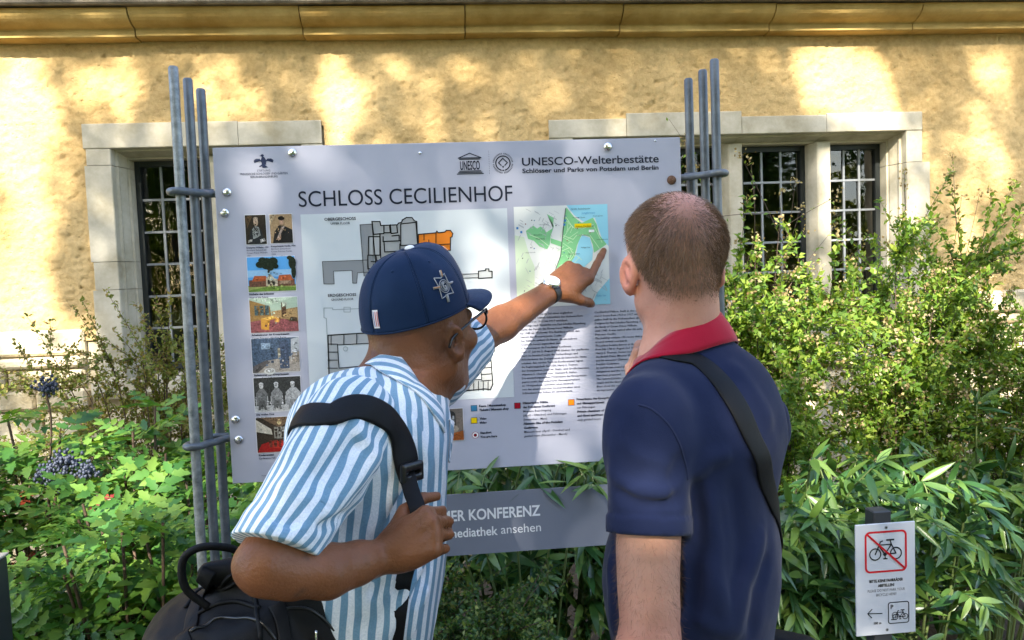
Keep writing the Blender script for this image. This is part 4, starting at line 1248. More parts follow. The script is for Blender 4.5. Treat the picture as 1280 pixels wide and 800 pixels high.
def skin_material(name, base, red, scalp, rough=.45, bump=.25):
    m = bpy.data.materials.new(name); m.use_nodes = True
    t = m.node_tree; b = t.nodes["Principled BSDF"]; L = t.links.new
    tc = t.nodes.new("ShaderNodeTexCoord")
    def noise(sc, de=4):
        n = t.nodes.new("ShaderNodeTexNoise"); n.inputs["Scale"].default_value = sc; n.inputs["Detail"].default_value = de
        L(tc.outputs["Object"], n.inputs["Vector"]); return n
    def mix(f, a, c):
        x = t.nodes.new("ShaderNodeMixRGB")
        if hasattr(f, "is_linked") or not isinstance(f, float): L(f, x.inputs[0])
        else: x.inputs[0].default_value = f
        for s, i in ((a, 1), (c, 2)):
            if isinstance(s, tuple): x.inputs[i].default_value = (*s, 1)
            else: L(s, x.inputs[i])
        return x.outputs[0]
    n1 = noise(14, 5); r = t.nodes.new("ShaderNodeMapRange"); r.inputs[1].default_value = .35; r.inputs[2].default_value = .75
    L(n1.outputs["Fac"], r.inputs[0])
    c = mix(r.outputs[0], base, tuple(x*.70 for x in base))
    n3 = noise(220, 3); r3 = t.nodes.new("ShaderNodeMapRange"); r3.inputs[1].default_value = .55; r3.inputs[2].default_value = .8; r3.inputs[4].default_value = .35
    L(n3.outputs["Fac"], r3.inputs[0]); c = mix(r3.outputs[0], c, red)
    a1 = t.nodes.new("ShaderNodeAttribute"); a1.attribute_name = "flush"
    c = mix(a1.outputs["Fac"], c, red)
    a2 = t.nodes.new("ShaderNodeAttribute"); a2.attribute_name = "scalp"
    c = mix(a2.outputs["Fac"], c, scalp)
    L(c, b.inputs["Base Color"])
    rr = t.nodes.new("ShaderNodeMapRange"); rr.inputs[3].default_value = rough-.10; rr.inputs[4].default_value = rough+.14
    L(n3.outputs["Fac"], rr.inputs[0]); L(rr.outputs[0], b.inputs["Roughness"])
    b.inputs["Subsurface Weight"].default_value = .08
    b.inputs["Specular IOR Level"].default_value = .32
    b.inputs["Subsurface Radius"].default_value = (.010, .004, .002)
    b.inputs["Subsurface Scale"].default_value = 1.0
    n2 = noise(260, 4); n4 = noise(45, 4)
    k0 = t.nodes.new("ShaderNodeBump"); k0.inputs["Strength"].default_value = bump; k0.inputs["Distance"].default_value = .0020
    k1 = t.nodes.new("ShaderNodeBump"); k1.inputs["Strength"].default_value = bump; k1.inputs["Distance"].default_value = .0022
    L(n2.outputs["Fac"], k0.inputs["Height"]); L(n4.outputs["Fac"], k1.inputs["Height"]); L(k1.outputs[0], k0.inputs["Normal"]); L(k0.outputs[0], b.inputs["Normal"])
    return m

def cloth_material(name, col, dark, rough=.85, weave=900, sheen=.3, bump=.3):
    m = material(name, col, rough, spec=.2, var=(3.5, 4, dark, col), bump=(weave, bump, .0006), bump2=(22, .35, .004), sheen=sheen)
    m.node_tree.nodes["Principled BSDF"].inputs["Sheen Roughness"].default_value = .4
    return m

def ribbon(name, C, N, w, th, mat, parent, crown=0.0, wfun=None):
    """flat strap along points C with surface normals N"""
    C = np.asarray(C); n = len(C); T = norm(np.gradient(C, axis=0))
    V = []; F = []
    prof = [(-.5, 0), (-.5, .7), (-.42, 1), (0, 1+crown), (.42, 1), (.5, .7), (.5, 0)]
    k = len(prof)
    for i in range(n):
        B = norm(np.cross(T[i], N[i])); ww = w*(wfun(i/(n-1)) if wfun else 1)
        for a, b in prof: V.append(C[i]+B*a*ww+N[i]*b*th)
    for i in range(n-1):
        for j in range(k): F.append((i*k+j, i*k+(j+1) % k, (i+1)*k+(j+1) % k, (i+1)*k+j))
    F += [tuple(range(k-1, -1, -1)), tuple(range((n-1)*k, n*k))]
    o = mk(name, V, F, mat, parent, smooth=True)
    bm = bmesh.new(); bm.from_mesh(o.data); bmesh.ops.recalc_face_normals(bm, faces=bm.faces); bm.to_mesh(o.data); bm.free()
    return o

def strap_on(name, fn, pts, w, th, mat, parent, off=.001, n=70, smooth=8, crown=0.0, wfun=None):
    C = spline(pts, n)
    C = snap(fn, C, off)
    for _ in range(smooth):
        C[1:-1] = .5*C[1:-1]+.25*(C[:-2]+C[2:])
        q = fn(C); m = q < off
        if m.any(): C[m] = snap(fn, C[m], off, 3)
    N = grad(fn, C, .01)
    for _ in range(6): N[1:-1] = norm(.5*N[1:-1]+.25*(N[:-2]+N[2:]))
    return ribbon(name, C, N, w, th, mat, parent, crown, wfun)

def grid_vf(G):
    """G[i][j] points to quads"""
    G = np.asarray(G); a, b = G.shape[:2]
    V = G.reshape(-1, 3)
    F = [(i*b+j, i*b+j+1, (i+1)*b+j+1, (i+1)*b+j) for i in range(a-1) for j in range(b-1)]
    return V, F

def thicken(o, t, offset=0.0):
    bm = bmesh.new(); bm.from_mesh(o.data)
    bmesh.ops.recalc_face_normals(bm, faces=bm.faces)
    bm.normal_update()
    src = list(bm.faces); verts = list(bm.verts)
    mp = {}
    for v in verts: mp[v] = bm.verts.new(v.co-v.normal*t)
    for v in verts: v.co += v.normal*offset
    border = [e for e in bm.edges if len(e.link_faces) == 1]
    for f in src:
        nf = bm.faces.new([mp[v] for v in reversed(f.verts)]); nf.smooth = True
    for e in border:
        a, b = e.verts
        l = e.link_loops[0]
        if l.vert == a: bm.faces.new((b, a, mp[a], mp[b]))
        else: bm.faces.new((a, b, mp[b], mp[a]))
    bm.to_mesh(o.data); bm.free()
# ------------------------------------------------------------------ man with the cap
BROWN = skin_material("brown_skin", (.215, .080, .032), (.17, .05, .022), (.08, .040, .024), .42, .55)
def striped_material():
    m = bpy.data.materials.new("striped_cotton"); m.use_nodes = True
    t = m.node_tree; b = t.nodes["Principled BSDF"]; L = t.links.new
    a = t.nodes.new("ShaderNodeAttribute"); a.attribute_name = "stripe"
    mu = t.nodes.new("ShaderNodeMath"); mu.operation = 'MULTIPLY'; mu.inputs[1].default_value = 1/.0186; L(a.outputs["Fac"], mu.inputs[0])
    pp_ = t.nodes.new("ShaderNodeMath"); pp_.operation = 'PINGPONG'; pp_.inputs[1].default_value = .5; L(mu.outputs[0], pp_.inputs[0])
    tc = t.nodes.new("ShaderNodeTexCoord")
    n = t.nodes.new("ShaderNodeTexNoise"); n.inputs["Scale"].default_value = 420; n.inputs["Detail"].default_value = 3; L(tc.outputs["Object"], n.inputs["Vector"])
    ad = t.nodes.new("ShaderNodeMath"); ad.operation = 'MULTIPLY_ADD'; ad.inputs[1].default_value = .05; L(n.outputs["Fac"], ad.inputs[0]); L(pp_.outputs[0], ad.inputs[2])
    r = t.nodes.new("ShaderNodeValToRGB"); e = r.color_ramp.elements
    e[0].position = .262; e[1].position = .292; e[0].color = (.76, .78, .82, 1); e[1].color = (.165, .295, .405, 1)
    L(ad.outputs[0], r.inputs[0])
    mx = t.nodes.new("ShaderNodeMixRGB"); mx.blend_type = 'MULTIPLY'; mx.inputs[0].default_value = .5
    r2 = t.nodes.new("ShaderNodeValToRGB"); r2.color_ramp.elements[0].position = .3; r2.color_ramp.elements[1].position = .65
    r2.color_ramp.elements[0].color = (.62, .68, .72, 1); r2.color_ramp.elements[1].color = (1.1, 1.08, 1.05, 1)
    L(n.outputs["Fac"], r2.inputs[0]); L(r.outputs[0], mx.inputs[1]); L(r2.outputs[0], mx.inputs[2]); L(mx.outputs[0], b.inputs["Base Color"])
    b.inputs["Roughness"].default_value = .8; b.inputs["Specular IOR Level"].default_value = .2; b.inputs["Sheen Weight"].default_value = .15
    n2 = t.nodes.new("ShaderNodeTexNoise"); n2.inputs["Scale"].default_value = 26; n2.inputs["Detail"].default_value = 3; n2.inputs["Distortion"].default_value = .8; L(tc.outputs["Object"], n2.inputs["Vector"])
    k = t.nodes.new("ShaderNodeBump"); k.inputs["Strength"].default_value = .45; k.inputs["Distance"].default_value = .006; L(n2.outputs["Fac"], k.inputs["Height"])
    k2 = t.nodes.new("ShaderNodeBump"); k2.inputs["Strength"].default_value = .25; k2.inputs["Distance"].default_value = .0008; L(n.outputs["Fac"], k2.inputs["Height"]); L(k.outputs[0], k2.inputs["Normal"])
    L(k2.outputs[0], b.inputs["Normal"])
    return m
STRIPE = striped_material()
CAPBLUE = cloth_material("navy_cap_cloth", (.006, .022, .064), (.004, .016, .050), .8, 1400, .06, .35)
WHITEC = material("white_thread", (.7, .7, .7), .7)
BLACKN = cloth_material("black_nylon", (.0055, .0055, .0065), (.0035, .0035, .0045), .6, 1200, .0, .4)
BLACKP = material("black_plastic", (.012, .012, .013), .28)
TROUSER = cloth_material("dark_trouser_cloth", (.03, .032, .04), (.02, .022, .028))
SHOE = material("dark_leather", (.02, .015, .012), .4, bump=(120, .2, .002))
STEELW = material("watch_steel", (.8, .8, .8), .18, 1.0)
DIAL = material("silver_dial", (.72, .73, .74), .3)
GLASSF = material("black_acetate", (.008, .008, .009), .2)
LENS = bpy.data.materials.new("spectacle_lens"); LENS.use_nodes = True
_t = LENS.node_tree; _b = _t.nodes["Principled BSDF"]; _b.inputs["Transmission Weight"].default_value = 1; _b.inputs["Roughness"].default_value = .02; _b.inputs["IOR"].default_value = 1.05

PHI = rad(55)
hf0 = math.cos(PHI)*R0+math.sin(PHI)*F0
hr1 = math.sin(PHI)*R0-math.cos(PHI)*F0
pt_ = rad(4)
hf1 = math.cos(pt_)*hf0+math.sin(pt_)*Z0
hu1 = np.cross(hr1, hf1)
RIMC = atD(521, 394, 1.30)
HD1 = RIMC-.031*hu1+.008*hf1
NB1 = atD(489, 492, 1.26)
RSH1, LSH1 = atD(440, 536, 1.08), atD(538, 468, 1.36)
ELB1, WR1 = atD(332, 706, .91), atD(484, 694, .995)
FMID1 = atD(408, 714, .945)
HY1 = norm(atD(545, 660, .982)-WR1)
HZ1 = -ray(520, 665)+.25*Z0
HIP1 = atD(438, 835, 1.22)
CH1, BE1 = atD(460, 575, 1.22), atD(450, 700, 1.22)
tr1 = norm(-F0+.12*R0)                 # his right, towards the viewer
LEL1 = atD(592, 424, 1.56); 
TIP = onY(755, 313, BY-.0095)
LWR1 = onY(692, 362, 1.755)
me1 = [HIP1+tr1*.09, HIP1-tr1*.09]

B1 = SDF()
ph1 = add_head(B1, HD1, hr1, hf1, hu1, 1.0, NB1, (.060, .066))
# trunk and legs under the clothes
B1.add(flatcone(NB1-.10*Z0, BE1, .085, .10, tr1, .66), .05)
B1.add(flatcone(BE1, HIP1, .10, .105, tr1, .66), .04)
B1.add(cone(NB1-.03*Z0, RSH1, .045, .045), .05); B1.add(cone(NB1-.03*Z0, LSH1, .045, .045), .05)
fw1 = np.cross(Z0, tr1)
FT1 = []
for q in (1, -1):
    hp = HIP1+q*tr1*.09-.03*Z0; kn = np.array([hp[0]+.03*R0[0]+q*.02*tr1[0], hp[1]+.03*R0[1]+q*.02*tr1[1], .50]); an = kn+(-.05*R0+q*.01*tr1); an[2] = .09
    limb(B1, [hp, kn, an], [.085, .052, .036], .03)
    toe = an+.16*norm(R0+.25*F0); toe[2] = .035; heel = an-.05*R0; heel[2] = .04
    limb(B1, [an, np.array([an[0], an[1], .05]), toe], [.036, .038, .028], .02)
    FT1.append((hp, kn, an, heel, toe))
limb(B1, [RSH1, ELB1], [.052, .036])
limb(B1, [ELB1, ELB1+.4*(FMID1-ELB1)-.003*Z0, FMID1, FMID1+.5*(WR1-FMID1), WR1], [.0335, .0335, .0315, .0255, .0185])
limb(B1, [LSH1, LEL1], [.05, .038])
lmid = LEL1+.32*(LWR1-LEL1)-.004*Z0
limb(B1, [LEL1, lmid, LWR1], [.038, .037, .0235])
add_hand(B1, WR1, HY1, HZ1, -1, ((80, 97, 60), (84, 98, 60), (86, 98, 60), (88, 96, 60)), ((.65, .62, -.35), (.25, .75, -.6), (-.1, .55, -.85)), .82)
# pointing hand: the index leaves the fist towards the map
HYL = norm(onY(730, 336, 1.80)-LWR1)
HZL = -ray(700, 350)+.35*Z0-.25*R0
HYL = norm(HYL); HZLn = norm(HZL-HYL*(HZL@HYL)); HXL = np.cross(HYL, HZLn)
add_hand(B1, LWR1, HYL, HZL, 1, ((0, 0, 0), (62, 80, 45), (74, 88, 50), (80, 88, 50)), ((.50, .75, -.5), (.2, .75, -.65), (-.1, .6, -.75)), 1.03, aim=(0, TIP))

B1n = SDF(); B1n.items = list(B1.items)
neck_c = []
for px, am, w_ in ((((466, 436), (485, 452), (512, 462), (535, 462)), -.0030, .004), (((478, 458), (500, 474), (525, 482)), -.0026, .004), (((470, 448), (492, 464), (518, 473)), .0022, .006), (((600, 425), (612, 418), (622, 405)), -.002, .004)):
    q_ = [hit(B1n, *p_) for p_ in px]; q_ = [p_ for p_ in q_ if p_ is not None]
    if len(q_) > 1: neck_c.append((q_, am, w_))
B1.post.append(lambda P, d: d-ridges(P, neck_c)-.0007*vnoise(P, 70, 71)-.0010*vnoise(P, 28, 72))
man1 = empty("person", (HIP1[0], HIP1[1], 0), "man in navy cap, glasses and blue striped shirt pointing at the map", "person")
def body_mesh(S, lo, hi, h, mat, root, scalp=None, flush=None):
    V, F = nets(S, lo, hi, h)
    V = relax(V, F, 2, .45)
    o = mk("body", V, F, mat, root, smooth=True)
    attr(o, "scalp", scalp(V) if scalp else np.zeros(len(V)))
    attr(o, "flush", flush(V) if flush else np.zeros(len(V)))
    return o, V, F
allp = np.array([it[0].c for it in B1.items]); 
lo1, hi1 = allp.min(0)-.17, allp.max(0)+.17; lo1[2] = -.01
def scalp1(V):
    q = (V-HD1)@np.array([hr1, hf1, hu1]).T
    m = (np.linalg.norm(q, axis=1) < .16) & (q[:, 1] < .05) & (q[:, 2] > -.045+.5*np.maximum(q[:, 1]+.02, 0))
    out = np.where(m, .35, 0.0)*np.clip((q[:, 2]+.05)/.03, 0, 1)
    for u, v, r_ in ((372, 744, .005), (378, 739, .004), (383, 695, .0045), (630, 370, .006), (638, 367, .005)):     # faint ink on the arms
        h_ = hit(B1, u, v)
        if h_ is not None: out = np.maximum(out, .75*np.exp(-(np.linalg.norm(V-h_, axis=1)/r_)**2))
    return out
body_mesh(B1, lo1, hi1, .0036, BROWN, man1, scalp1)
for q in (-1, 1):
    V, F = [], []
    c = ph1(q*.031, .081, .002)
    n = 12
    for i in range(7):
        a = math.pi*i/6
        for j in range(n): V.append(c+.0115*(math.cos(a)*hf1+math.sin(a)*(math.cos(2*math.pi*j/n)*hr1+math.sin(2*math.pi*j/n)*hu1)))
    F = [(i*n+j, i*n+(j+1) % n, (i+1)*n+(j+1) % n, (i+1)*n+j) for i in range(6) for j in range(n)]
    mk("eye", V, F, material("eye_white", (.6, .58, .55), .15), man1, smooth=True)

# shirt body
T1 = SDF()
T1.add(flatcone(CH1+.02*Z0, BE1, .128, .124, tr1, .74), .06)
T1.add(flatcone(BE1, HIP1-.02*Z0, .124, .122, tr1, .72), .06)
T1.add(cone(NB1-.06*Z0, NB1-.04*Z0-.01*R0, .066, .060), .04)
T1.add(cone(NB1-.05*Z0, RSH1-.01*Z0, .062, .060), .05)
T1.add(cone(NB1-.05*Z0, LSH1-.01*Z0, .060, .056), .05)
T1_0 = SDF(); T1_0.items = list(T1.items)
def on(fn, px):
    q = [hit(fn, u, v) for u, v in px]
    return [p_ for p_ in q if p_ is not None]
def foldset(fn, rows):
    out = []
    for px, amp, w in rows:
        q = on(fn, px)
        if len(q) > 1: out.append((q, amp, w))
    return out
fold1 = foldset(T1_0, [(((512, 545), (500, 600), (470, 650), (448, 690)), .010, .012), (((535, 560), (525, 620), (500, 690), (470, 760)), .011, .012), (((545, 540), (548, 600), (540, 660)), .010, .010),
    (((520, 560), (505, 620), (480, 665)), -.008, .010), (((548, 640), (530, 690), (505, 740), (480, 800)), .010, .012), (((540, 650), (518, 700), (490, 750)), -.008, .010), (((535, 730), (520, 760), (510, 800)), .009, .010),
    (((465, 640), (455, 700), (450, 770)), .008, .012), (((440, 455), (412, 490), (385, 530), (368, 575)), .006, .008), (((455, 462), (425, 495), (400, 535)), -.006, .008), (((470, 470), (440, 492)), .005, .008),
    (((510, 520), (522, 545), (530, 580)), .008, .010), (((500, 700), (480, 725), (455, 745)), -.007, .010), (((545, 690), (535, 720), (515, 745)), -.008, .008)])
def p1(P, d):
    return d-ridges(P, fold1)-.0055*vnoise(P, 11, 1)-.0028*vnoise(P*np.array([1, 1, .5]), 30, 2)
T1.post.append(p1)
hemz = HIP1[2]-.09
T1s = SDF(); T1s.items = T1.items
def shell(P, d):
    d = p1(P, d)
    nk = np.linalg.norm((P-(NB1+.04*Z0+.012*R0))-np.outer((P-(NB1+.04*Z0))@Z0*0, Z0), axis=1)
    d = np.maximum(d, hemz-P[:, 2])
    return np.maximum(d, -(d+.015))
T1s.post = [shell]
V, F = nets(T1s, np.minimum(HIP1, LSH1)-.28, np.maximum(NB1, LSH1)+.25, .004)
o = mk("shirt", V, F, STRIPE, man1, smooth=True)
up1 = norm(NB1-HIP1)
def trunk_stripe(V):
    q = V-BE1; x = q@tr1; y = q@fw1_; z = q@up1
    s = .135*np.arcsin(np.clip(y/.142, -1, 1))
    return s+.12*z*np.clip((z-.10)/.2, 0, 1)+.006*np.sin(z*9)+.006*vnoise(V, 10, 3)+.003*vnoise(V, 26, 4)+.55*ridges(V, fold1)
fw1_ = norm(np.cross(up1, tr1))
attr(o, "stripe", trunk_stripe(V))
def sleeve(name, sh, el, r0, r1, t_hem, folds_, mat, root, h=.0030, seed=0, stripes=True, cuff=False, tilt=None, back=.0):
    ax = norm(el-sh); L = np.linalg.norm(el-sh)
    S = SDF(); S.add(cone(sh-ax*back, sh+ax*L*(t_hem+.15), r0, r1), .0)
    nrm_ = ax if tilt is None else norm(ax+tilt)
    pc = sh+ax*L*t_hem
    def post(P, d):
        t = (P-sh)@ax/L
        d = d-ridges(P, folds_)-.0042*vnoise(P, 15, seed)-.0022*vnoise(P, 38, seed+1)
        pl = (P-pc)@nrm_
        if cuff:
            d = d-.0022*(np.abs(pl+.013) < .0125)+.0016*np.exp(-((pl+.0275)/.0025)**2)
        d = np.maximum(d, pl)
        return np.where(t > .25, np.maximum(d, -(d+.0100)), d)
    S.post.append(post)
    lo = np.minimum(sh, el)-.13; hi = np.maximum(sh, el)+.13
    V, F = nets(S, lo, hi, h)
    o = mk(name, V, F, mat, root, smooth=True)
    if stripes:
        a = norm(np.cross(ax, Z0+.3*R0)); b = np.cross(ax, a)
        q = V-sh
        attr(o, "stripe", np.arctan2(q@b, q@a)*.072+.005*vnoise(V, 11, seed+5)+.0025*vnoise(V, 30, seed+6)+.4*ridges(V, folds_))
    return S, o
ax1 = norm(ELB1-RSH1)
sl0 = SDF(); sl0.add(cone(RSH1+.006*Z0, ELB1, .069, .051), 0)
sf1 = foldset(sl0, [(((478, 560), (445, 600), (405, 640), (360, 672)), .010, .011), (((482, 585), (455, 625), (420, 655)), -.010, .010), (((470, 615), (440, 645), (400, 668)), .011, .010), (((420, 530), (385, 570), (350, 625)), .006, .014),
    (((335, 640), (360, 655), (400, 655), (440, 640)), -.008, .008), (((325, 655), (355, 672), (395, 672)), .007, .008), (((455, 545), (420, 575), (385, 610)), -.006, .011), (((350, 600), (375, 625), (415, 630)), .006, .010), (((440, 520), (455, 550), (470, 590)), .006, .010)])
S1R, _ = sleeve("sleeve", RSH1+.006*Z0, ELB1, .069, .051, .90, sf1, STRIPE, man1, seed=4, tilt=-.5*Z0)
S1L, _ = sleeve("sleeve", LSH1, LEL1, .066, .056, .88, [], STRIPE, man1, seed=8)

# shirt collar
def collar(nb, ax_f, ax_r, ax_u, prm, mat, root, a_open=24, n=60, m=11, stripe=False, th=.0022, rest=None):
    """folded collar: angle runs from the right front round the nape to the left front"""
    G = []; st = []
    for i in range(n):
        th_ = rad(a_open)+(2*math.pi-2*rad(a_open))*i/(n-1)          # 0 = front
        fr = .5-.5*math.cos(th_)                                      # 0 front, 1 nape
        rf, zf, ro, zo = prm(fr, th_)
        dr = math.cos(th_)*ax_f+math.sin(th_)*ax_r
        row = []
        for j in range(m):
            s = j/(m-1)
            # rises inside to the fold, then falls outside
            if s < .35:
                k = s/.35; r_ = rf-.004; z_ = zf-.030*(1-k)
            else:
                k = (s-.35)/.65; r_ = rf+(ro-rf)*(k**1.1)+.003*math.sin(k*math.pi); z_ = zf+(zo-zf)*k+.003*math.sin(min(k*5, 1)*math.pi)
            row.append(nb+r_*dr+z_*ax_u)
            st.append(th_*.085 if not stripe else (z_*1.0+th_*.012))
        G.append(row)
    G = np.array(G)
    if rest is not None:                         # the outer edge lies on the shirt
        e = snap(rest, G[:, -1], .0045, 10)
        for _ in range(4): e[1:-1] = .5*e[1:-1]+.25*(e[:-2]+e[2:])
        j0 = next(j for j in range(m) if j/(m-1) >= .35)
        for j in range(j0, m):
            k = (j-j0)/(m-1-j0)
            G[:, j] = G[:, j]+(e-G[:, -1])[:, :]*k**1.3 if j < m-1 else e
        q = G[:, j0:].reshape(-1, 3); dd = rest(q); bad = dd < .0035
        if bad.any(): q[bad] = snap(rest, q[bad], .0035, 6)
        G[:, j0:] = q.reshape(G[:, j0:].shape)
    V, F = grid_vf(G)
    o = mk("collar", V, F, mat, root, smooth=True)
    if stripe: attr(o, "stripe", np.array(st))
    thicken(o, th)
    return o
nu1 = norm(HD1-.04*hu1-NB1); nf1 = norm(R0*.9+F0*.12-nu1*((R0*.9+F0*.12)@nu1)); nr1 = np.cross(nf1, nu1)
oc = collar(NB1+.004*Z0+.020*R0-.004*F0, nf1, nr1, nu1, lambda f, a: (.067-.004*f, -.016+.056*f, .104-.018*f, -.066+.066*f), STRIPE, man1, 20, stripe=True, rest=T1)
oc.name = "collar"

# cap: six panel crown, peak, button, badge
capo = empty("cap_tmp", (0, 0, 0)); bpy.data.objects.remove(capo)
rt_ = rad(10)
cu1 = norm(math.cos(rt_)*hu1-math.sin(rt_)*hf1); cf1 = norm(np.cross(cu1, hr1)); CA = np.array([hr1, cf1, cu1])
def cap_pt(th, t, off=0.0):
    """th from the front round towards his right, t from the rim (0) to the button (1)"""
    a = t*math.pi/2
    c = max(math.cos(a), 0)**.78; s = math.sin(a)
    fr = max(math.cos(th), 0)
    rx, ry = .0820, .1040
    x = rx*c*math.sin(th); y = ry*c*math.cos(th)
    z = .112*s**1.02
    y += .016*fr**2*math.sin(min(a*1.25, math.pi))                   # stiff front panels
    z += .010*fr*math.sin(2*a)
    bk = max(-math.cos(th), 0)
    y -= .004*bk*math.sin(2*a)
    seam = min(abs(((th/(math.pi/3)+.0) % 1)-0), 1-((th/(math.pi/3)) % 1))
    k = 1-.014*math.exp(-(seam/.030)**2)*(1-t**4)
    dn = 1+.020*math.sin(3.1*th+1.0)*math.sin(a*2)*s-.045*math.exp(-((th-2.0)/.30)**2-((t-.55)/.16)**2)-.035*math.exp(-((th-1.35)/.22)**2-((t-.62)/.18)**2)+.018*math.exp(-((th-1.65)/.2)**2-((t-.5)/.2)**2)
    k *= dn
    p_ = np.array([x*k, y*k, z*(1 if dn >= 1 else dn**.5)])
    if off:
        p_ = p_+off*norm(np.array([x/rx**2, y/ry**2, z/.112**2+1e-6]))
    return RIMC+p_@CA
nth, ntt = 144, 26
G = [[cap_pt(2*math.pi*i/nth, j/(ntt-1)*.995) for j in range(ntt)] for i in range(nth+1)]
V, F = grid_vf(G)
cap = mk("cap", V, F, CAPBLUE, man1, smooth=True)
bm = bmesh.new(); bm.from_mesh(cap.data); bmesh.ops.remove_doubles(bm, verts=bm.verts, dist=1e-5); bm.to_mesh(cap.data); bm.free()
thicken(cap, .0025)
# rim tape
path = [cap_pt(2*math.pi*i/80, .012, .0006) for i in range(81)]
tube("rim_seam", path, .0011, CAPBLUE, cap, 6)
# panel seams, double stitched
for k in range(6):
    for dq in (-.02, .02):
        tube('panel_seam', [cap_pt(k*math.pi/3+dq*(1+j*.04), .02+.93*j/24, .0002) for j in range(25)], .0006, CAPBLUE, cap, 5)
# peak
G = []
for i in range(41):
    a = rad(-66+132*i/40)
    row = []
    for j in range(12):
        s = j/11
        b0 = cap_pt(a, .03)
        ext = .074*math.cos(a*1.18)**.55 if abs(a*1.18) < math.pi/2 else 0
        q = b0+s*ext*(cf1*.97+.35*math.sin(a)*hr1*.5)-cu1*(.002*s+.014*s*(math.sin(a)**2)+.008*s*s)
        row.append(q)
    G.append(row)
V, F = grid_vf(G)
pk = mk("peak", V, F, CAPBLUE, cap, smooth=True); thicken(pk, .0032)
for rr_ in (.25, .45, .65, .85):
    pass
# button, eyelets
def blob(name, c, n_, r, hgt, mat, parent, sides=16):
    n_ = norm(n_); a = norm(np.cross(n_, [.3, .2, .9])); b = np.cross(n_, a)
    V = []; K = 5
    for k in range(K+1):
        w = math.pi/2*k/K
        for j in range(sides):
            f = 2*math.pi*j/sides
            V.append(c+n_*hgt*math.sin(w)+max(r*math.cos(w), 1e-4)*(math.cos(f)*a+math.sin(f)*b))
    F = [(k*sides+j, k*sides+(j+1) % sides, (k+1)*sides+(j+1) % sides, (k+1)*sides+j) for k in range(K) for j in range(sides)]
    return mk(name, V, F, mat, parent, smooth=True)
blob("button", cap_pt(0, .995), cu1, .0085, .005, WHITEC, cap)
for th in (1.57, 2.62, .52, 3.67): blob("eyelet", cap_pt(th, .62), cap_pt(th, .62)-RIMC, .0028, .0012, CAPBLUE, cap, 10)
# badge on the right side: four pointed diamond with ring, bats and initial, sewn as raised threads
def cap_stitch(name, polys, w, mat, th0, t0, sc, off=.0012):
    parts = []
    for pl, closed in polys:
        P_ = [cap_pt(th0-x*sc/.09, t0+y*sc/.150, off) for x, y in pl]
        if closed: P_ = P_+[P_[0]]
        # densify
        Q = []
        for a, b in zip(P_[:-1], P_[1:]):
            Q += [a, (a+b)/2]
        Q.append(P_[-1])
        parts.append(tube_vf(Q, w, 5))
    V, F = join_vf(parts)
    return mk(name, V, F, mat, cap, smooth=True)
GREYT = material("silver_thread", (.30, .30, .31), .6); TANT = material("tan_thread", (.42, .22, .10), .6)
circ = lambda r, n=20, a0=0, a1=360: [(r*math.cos(rad(a0+(a1-a0)*k/n)), r*math.sin(rad(a0+(a1-a0)*k/n))) for k in range(n+1)]
dia = [(-.62, .80), (0, .62), (.66, .78), (.56, .05), (.64, -.72), (.02, -.60), (-.62, -.74), (-.54, .04)]
TH0, T0, SC = 1.60, .30, .021
BADGEW = material('badge_thread', (.42, .42, .43), .8)
cap_stitch("badge_outline", [(dia, True)], .0009, BADGEW, TH0, T0, SC)
cap_stitch("badge_ring", [(circ(.47), False), (circ(.33), False)], .0008, GREYT, TH0, T0, SC)
cap_stitch("badge_initial", [([(x*.55, y) for x, y in circ(.24, 14, 50, 320)]+[(.13, 0), (.02, 0)], False)], .0013, BADGEW, TH0, T0, SC)
for bat in ([(-.5, .05), (-1.02, .12)], [(.5, 0), (.98, -.05)], [(.2, .66), (.42, 1.12)], [(-.1, -.58), (-.16, -1.12)]):
    cap_stitch("badge_bat", [(bat, False)], .0021, BADGEW, TH0, T0, SC)
    cap_stitch("badge_bat", [(bat, False)], .0015, TANT if bat[1][1] > .1 else GREYT, TH0, T0, SC, .0026)
# small flag patch at the back and white front lettering edge
fl = [[cap_pt(2.96+.13*i/6, .07+.17*j/5, .0011) for j in range(6)] for i in range(7)]
V, F = grid_vf(fl); mk("patch", V, F, material("white_thread", (.7, .7, .7), .7), cap)
for k, c in ((0, (.5, .03, .03)), (2, (.5, .03, .03)), (4, (.05, .08, .25))):
    q = [[cap_pt(2.96+.13*(k+.2+.7*i)/6, .085+.14*j/5, .0018) for j in range(6)] for i in range(2)]
    V, F = grid_vf(q); mk("patch_stripe", V, F, material("patch_ink_%d" % k, c, .7), cap)
q = [[cap_pt(rad(28)+.05*i, .20+.42*j/9, .0016) for j in range(10)] for i in range(2)]
V, F = grid_vf(q); mk("front_lettering", V, F, WHITEC, cap)

# glasses
gl = None
parts = []
for q in (1, -1):
    P_ = [ph1(q*.0800, -.026, -.020), ph1(q*.0805, -.012, -.004), ph1(q*.078, .040, .014), ph1(q*.073, .090, .028)]
    if q > 0:
        gl = tube("glasses", spline(P_, 20), .0024, GLASSF, man1, 8)
    else:
        tube("temple_arm", spline(P_, 20), .0024, GLASSF, gl, 8)
for q in (-1, 1):
    c = ph1(q*.036, .102, .012)
    ring = [c+.030*math.cos(2*math.pi*k/28)*hr1*(1 if True else 1)+.021*math.sin(2*math.pi*k/28)*hu1-.10*abs(math.cos(2*math.pi*k/28))*.03*hf1*(1 if q*math.cos(2*math.pi*k/28) > 0 else 0) for k in range(29)]
    tube("rim", ring, .0022, GLASSF, gl, 6)
    mk("lens", ring[:-1], [tuple(range(28))], LENS, gl)
    tube("hinge", [ph1(q*.073, .090, .028), ph1(q*.066, .100, .020)], .003, GLASSF, gl, 6)
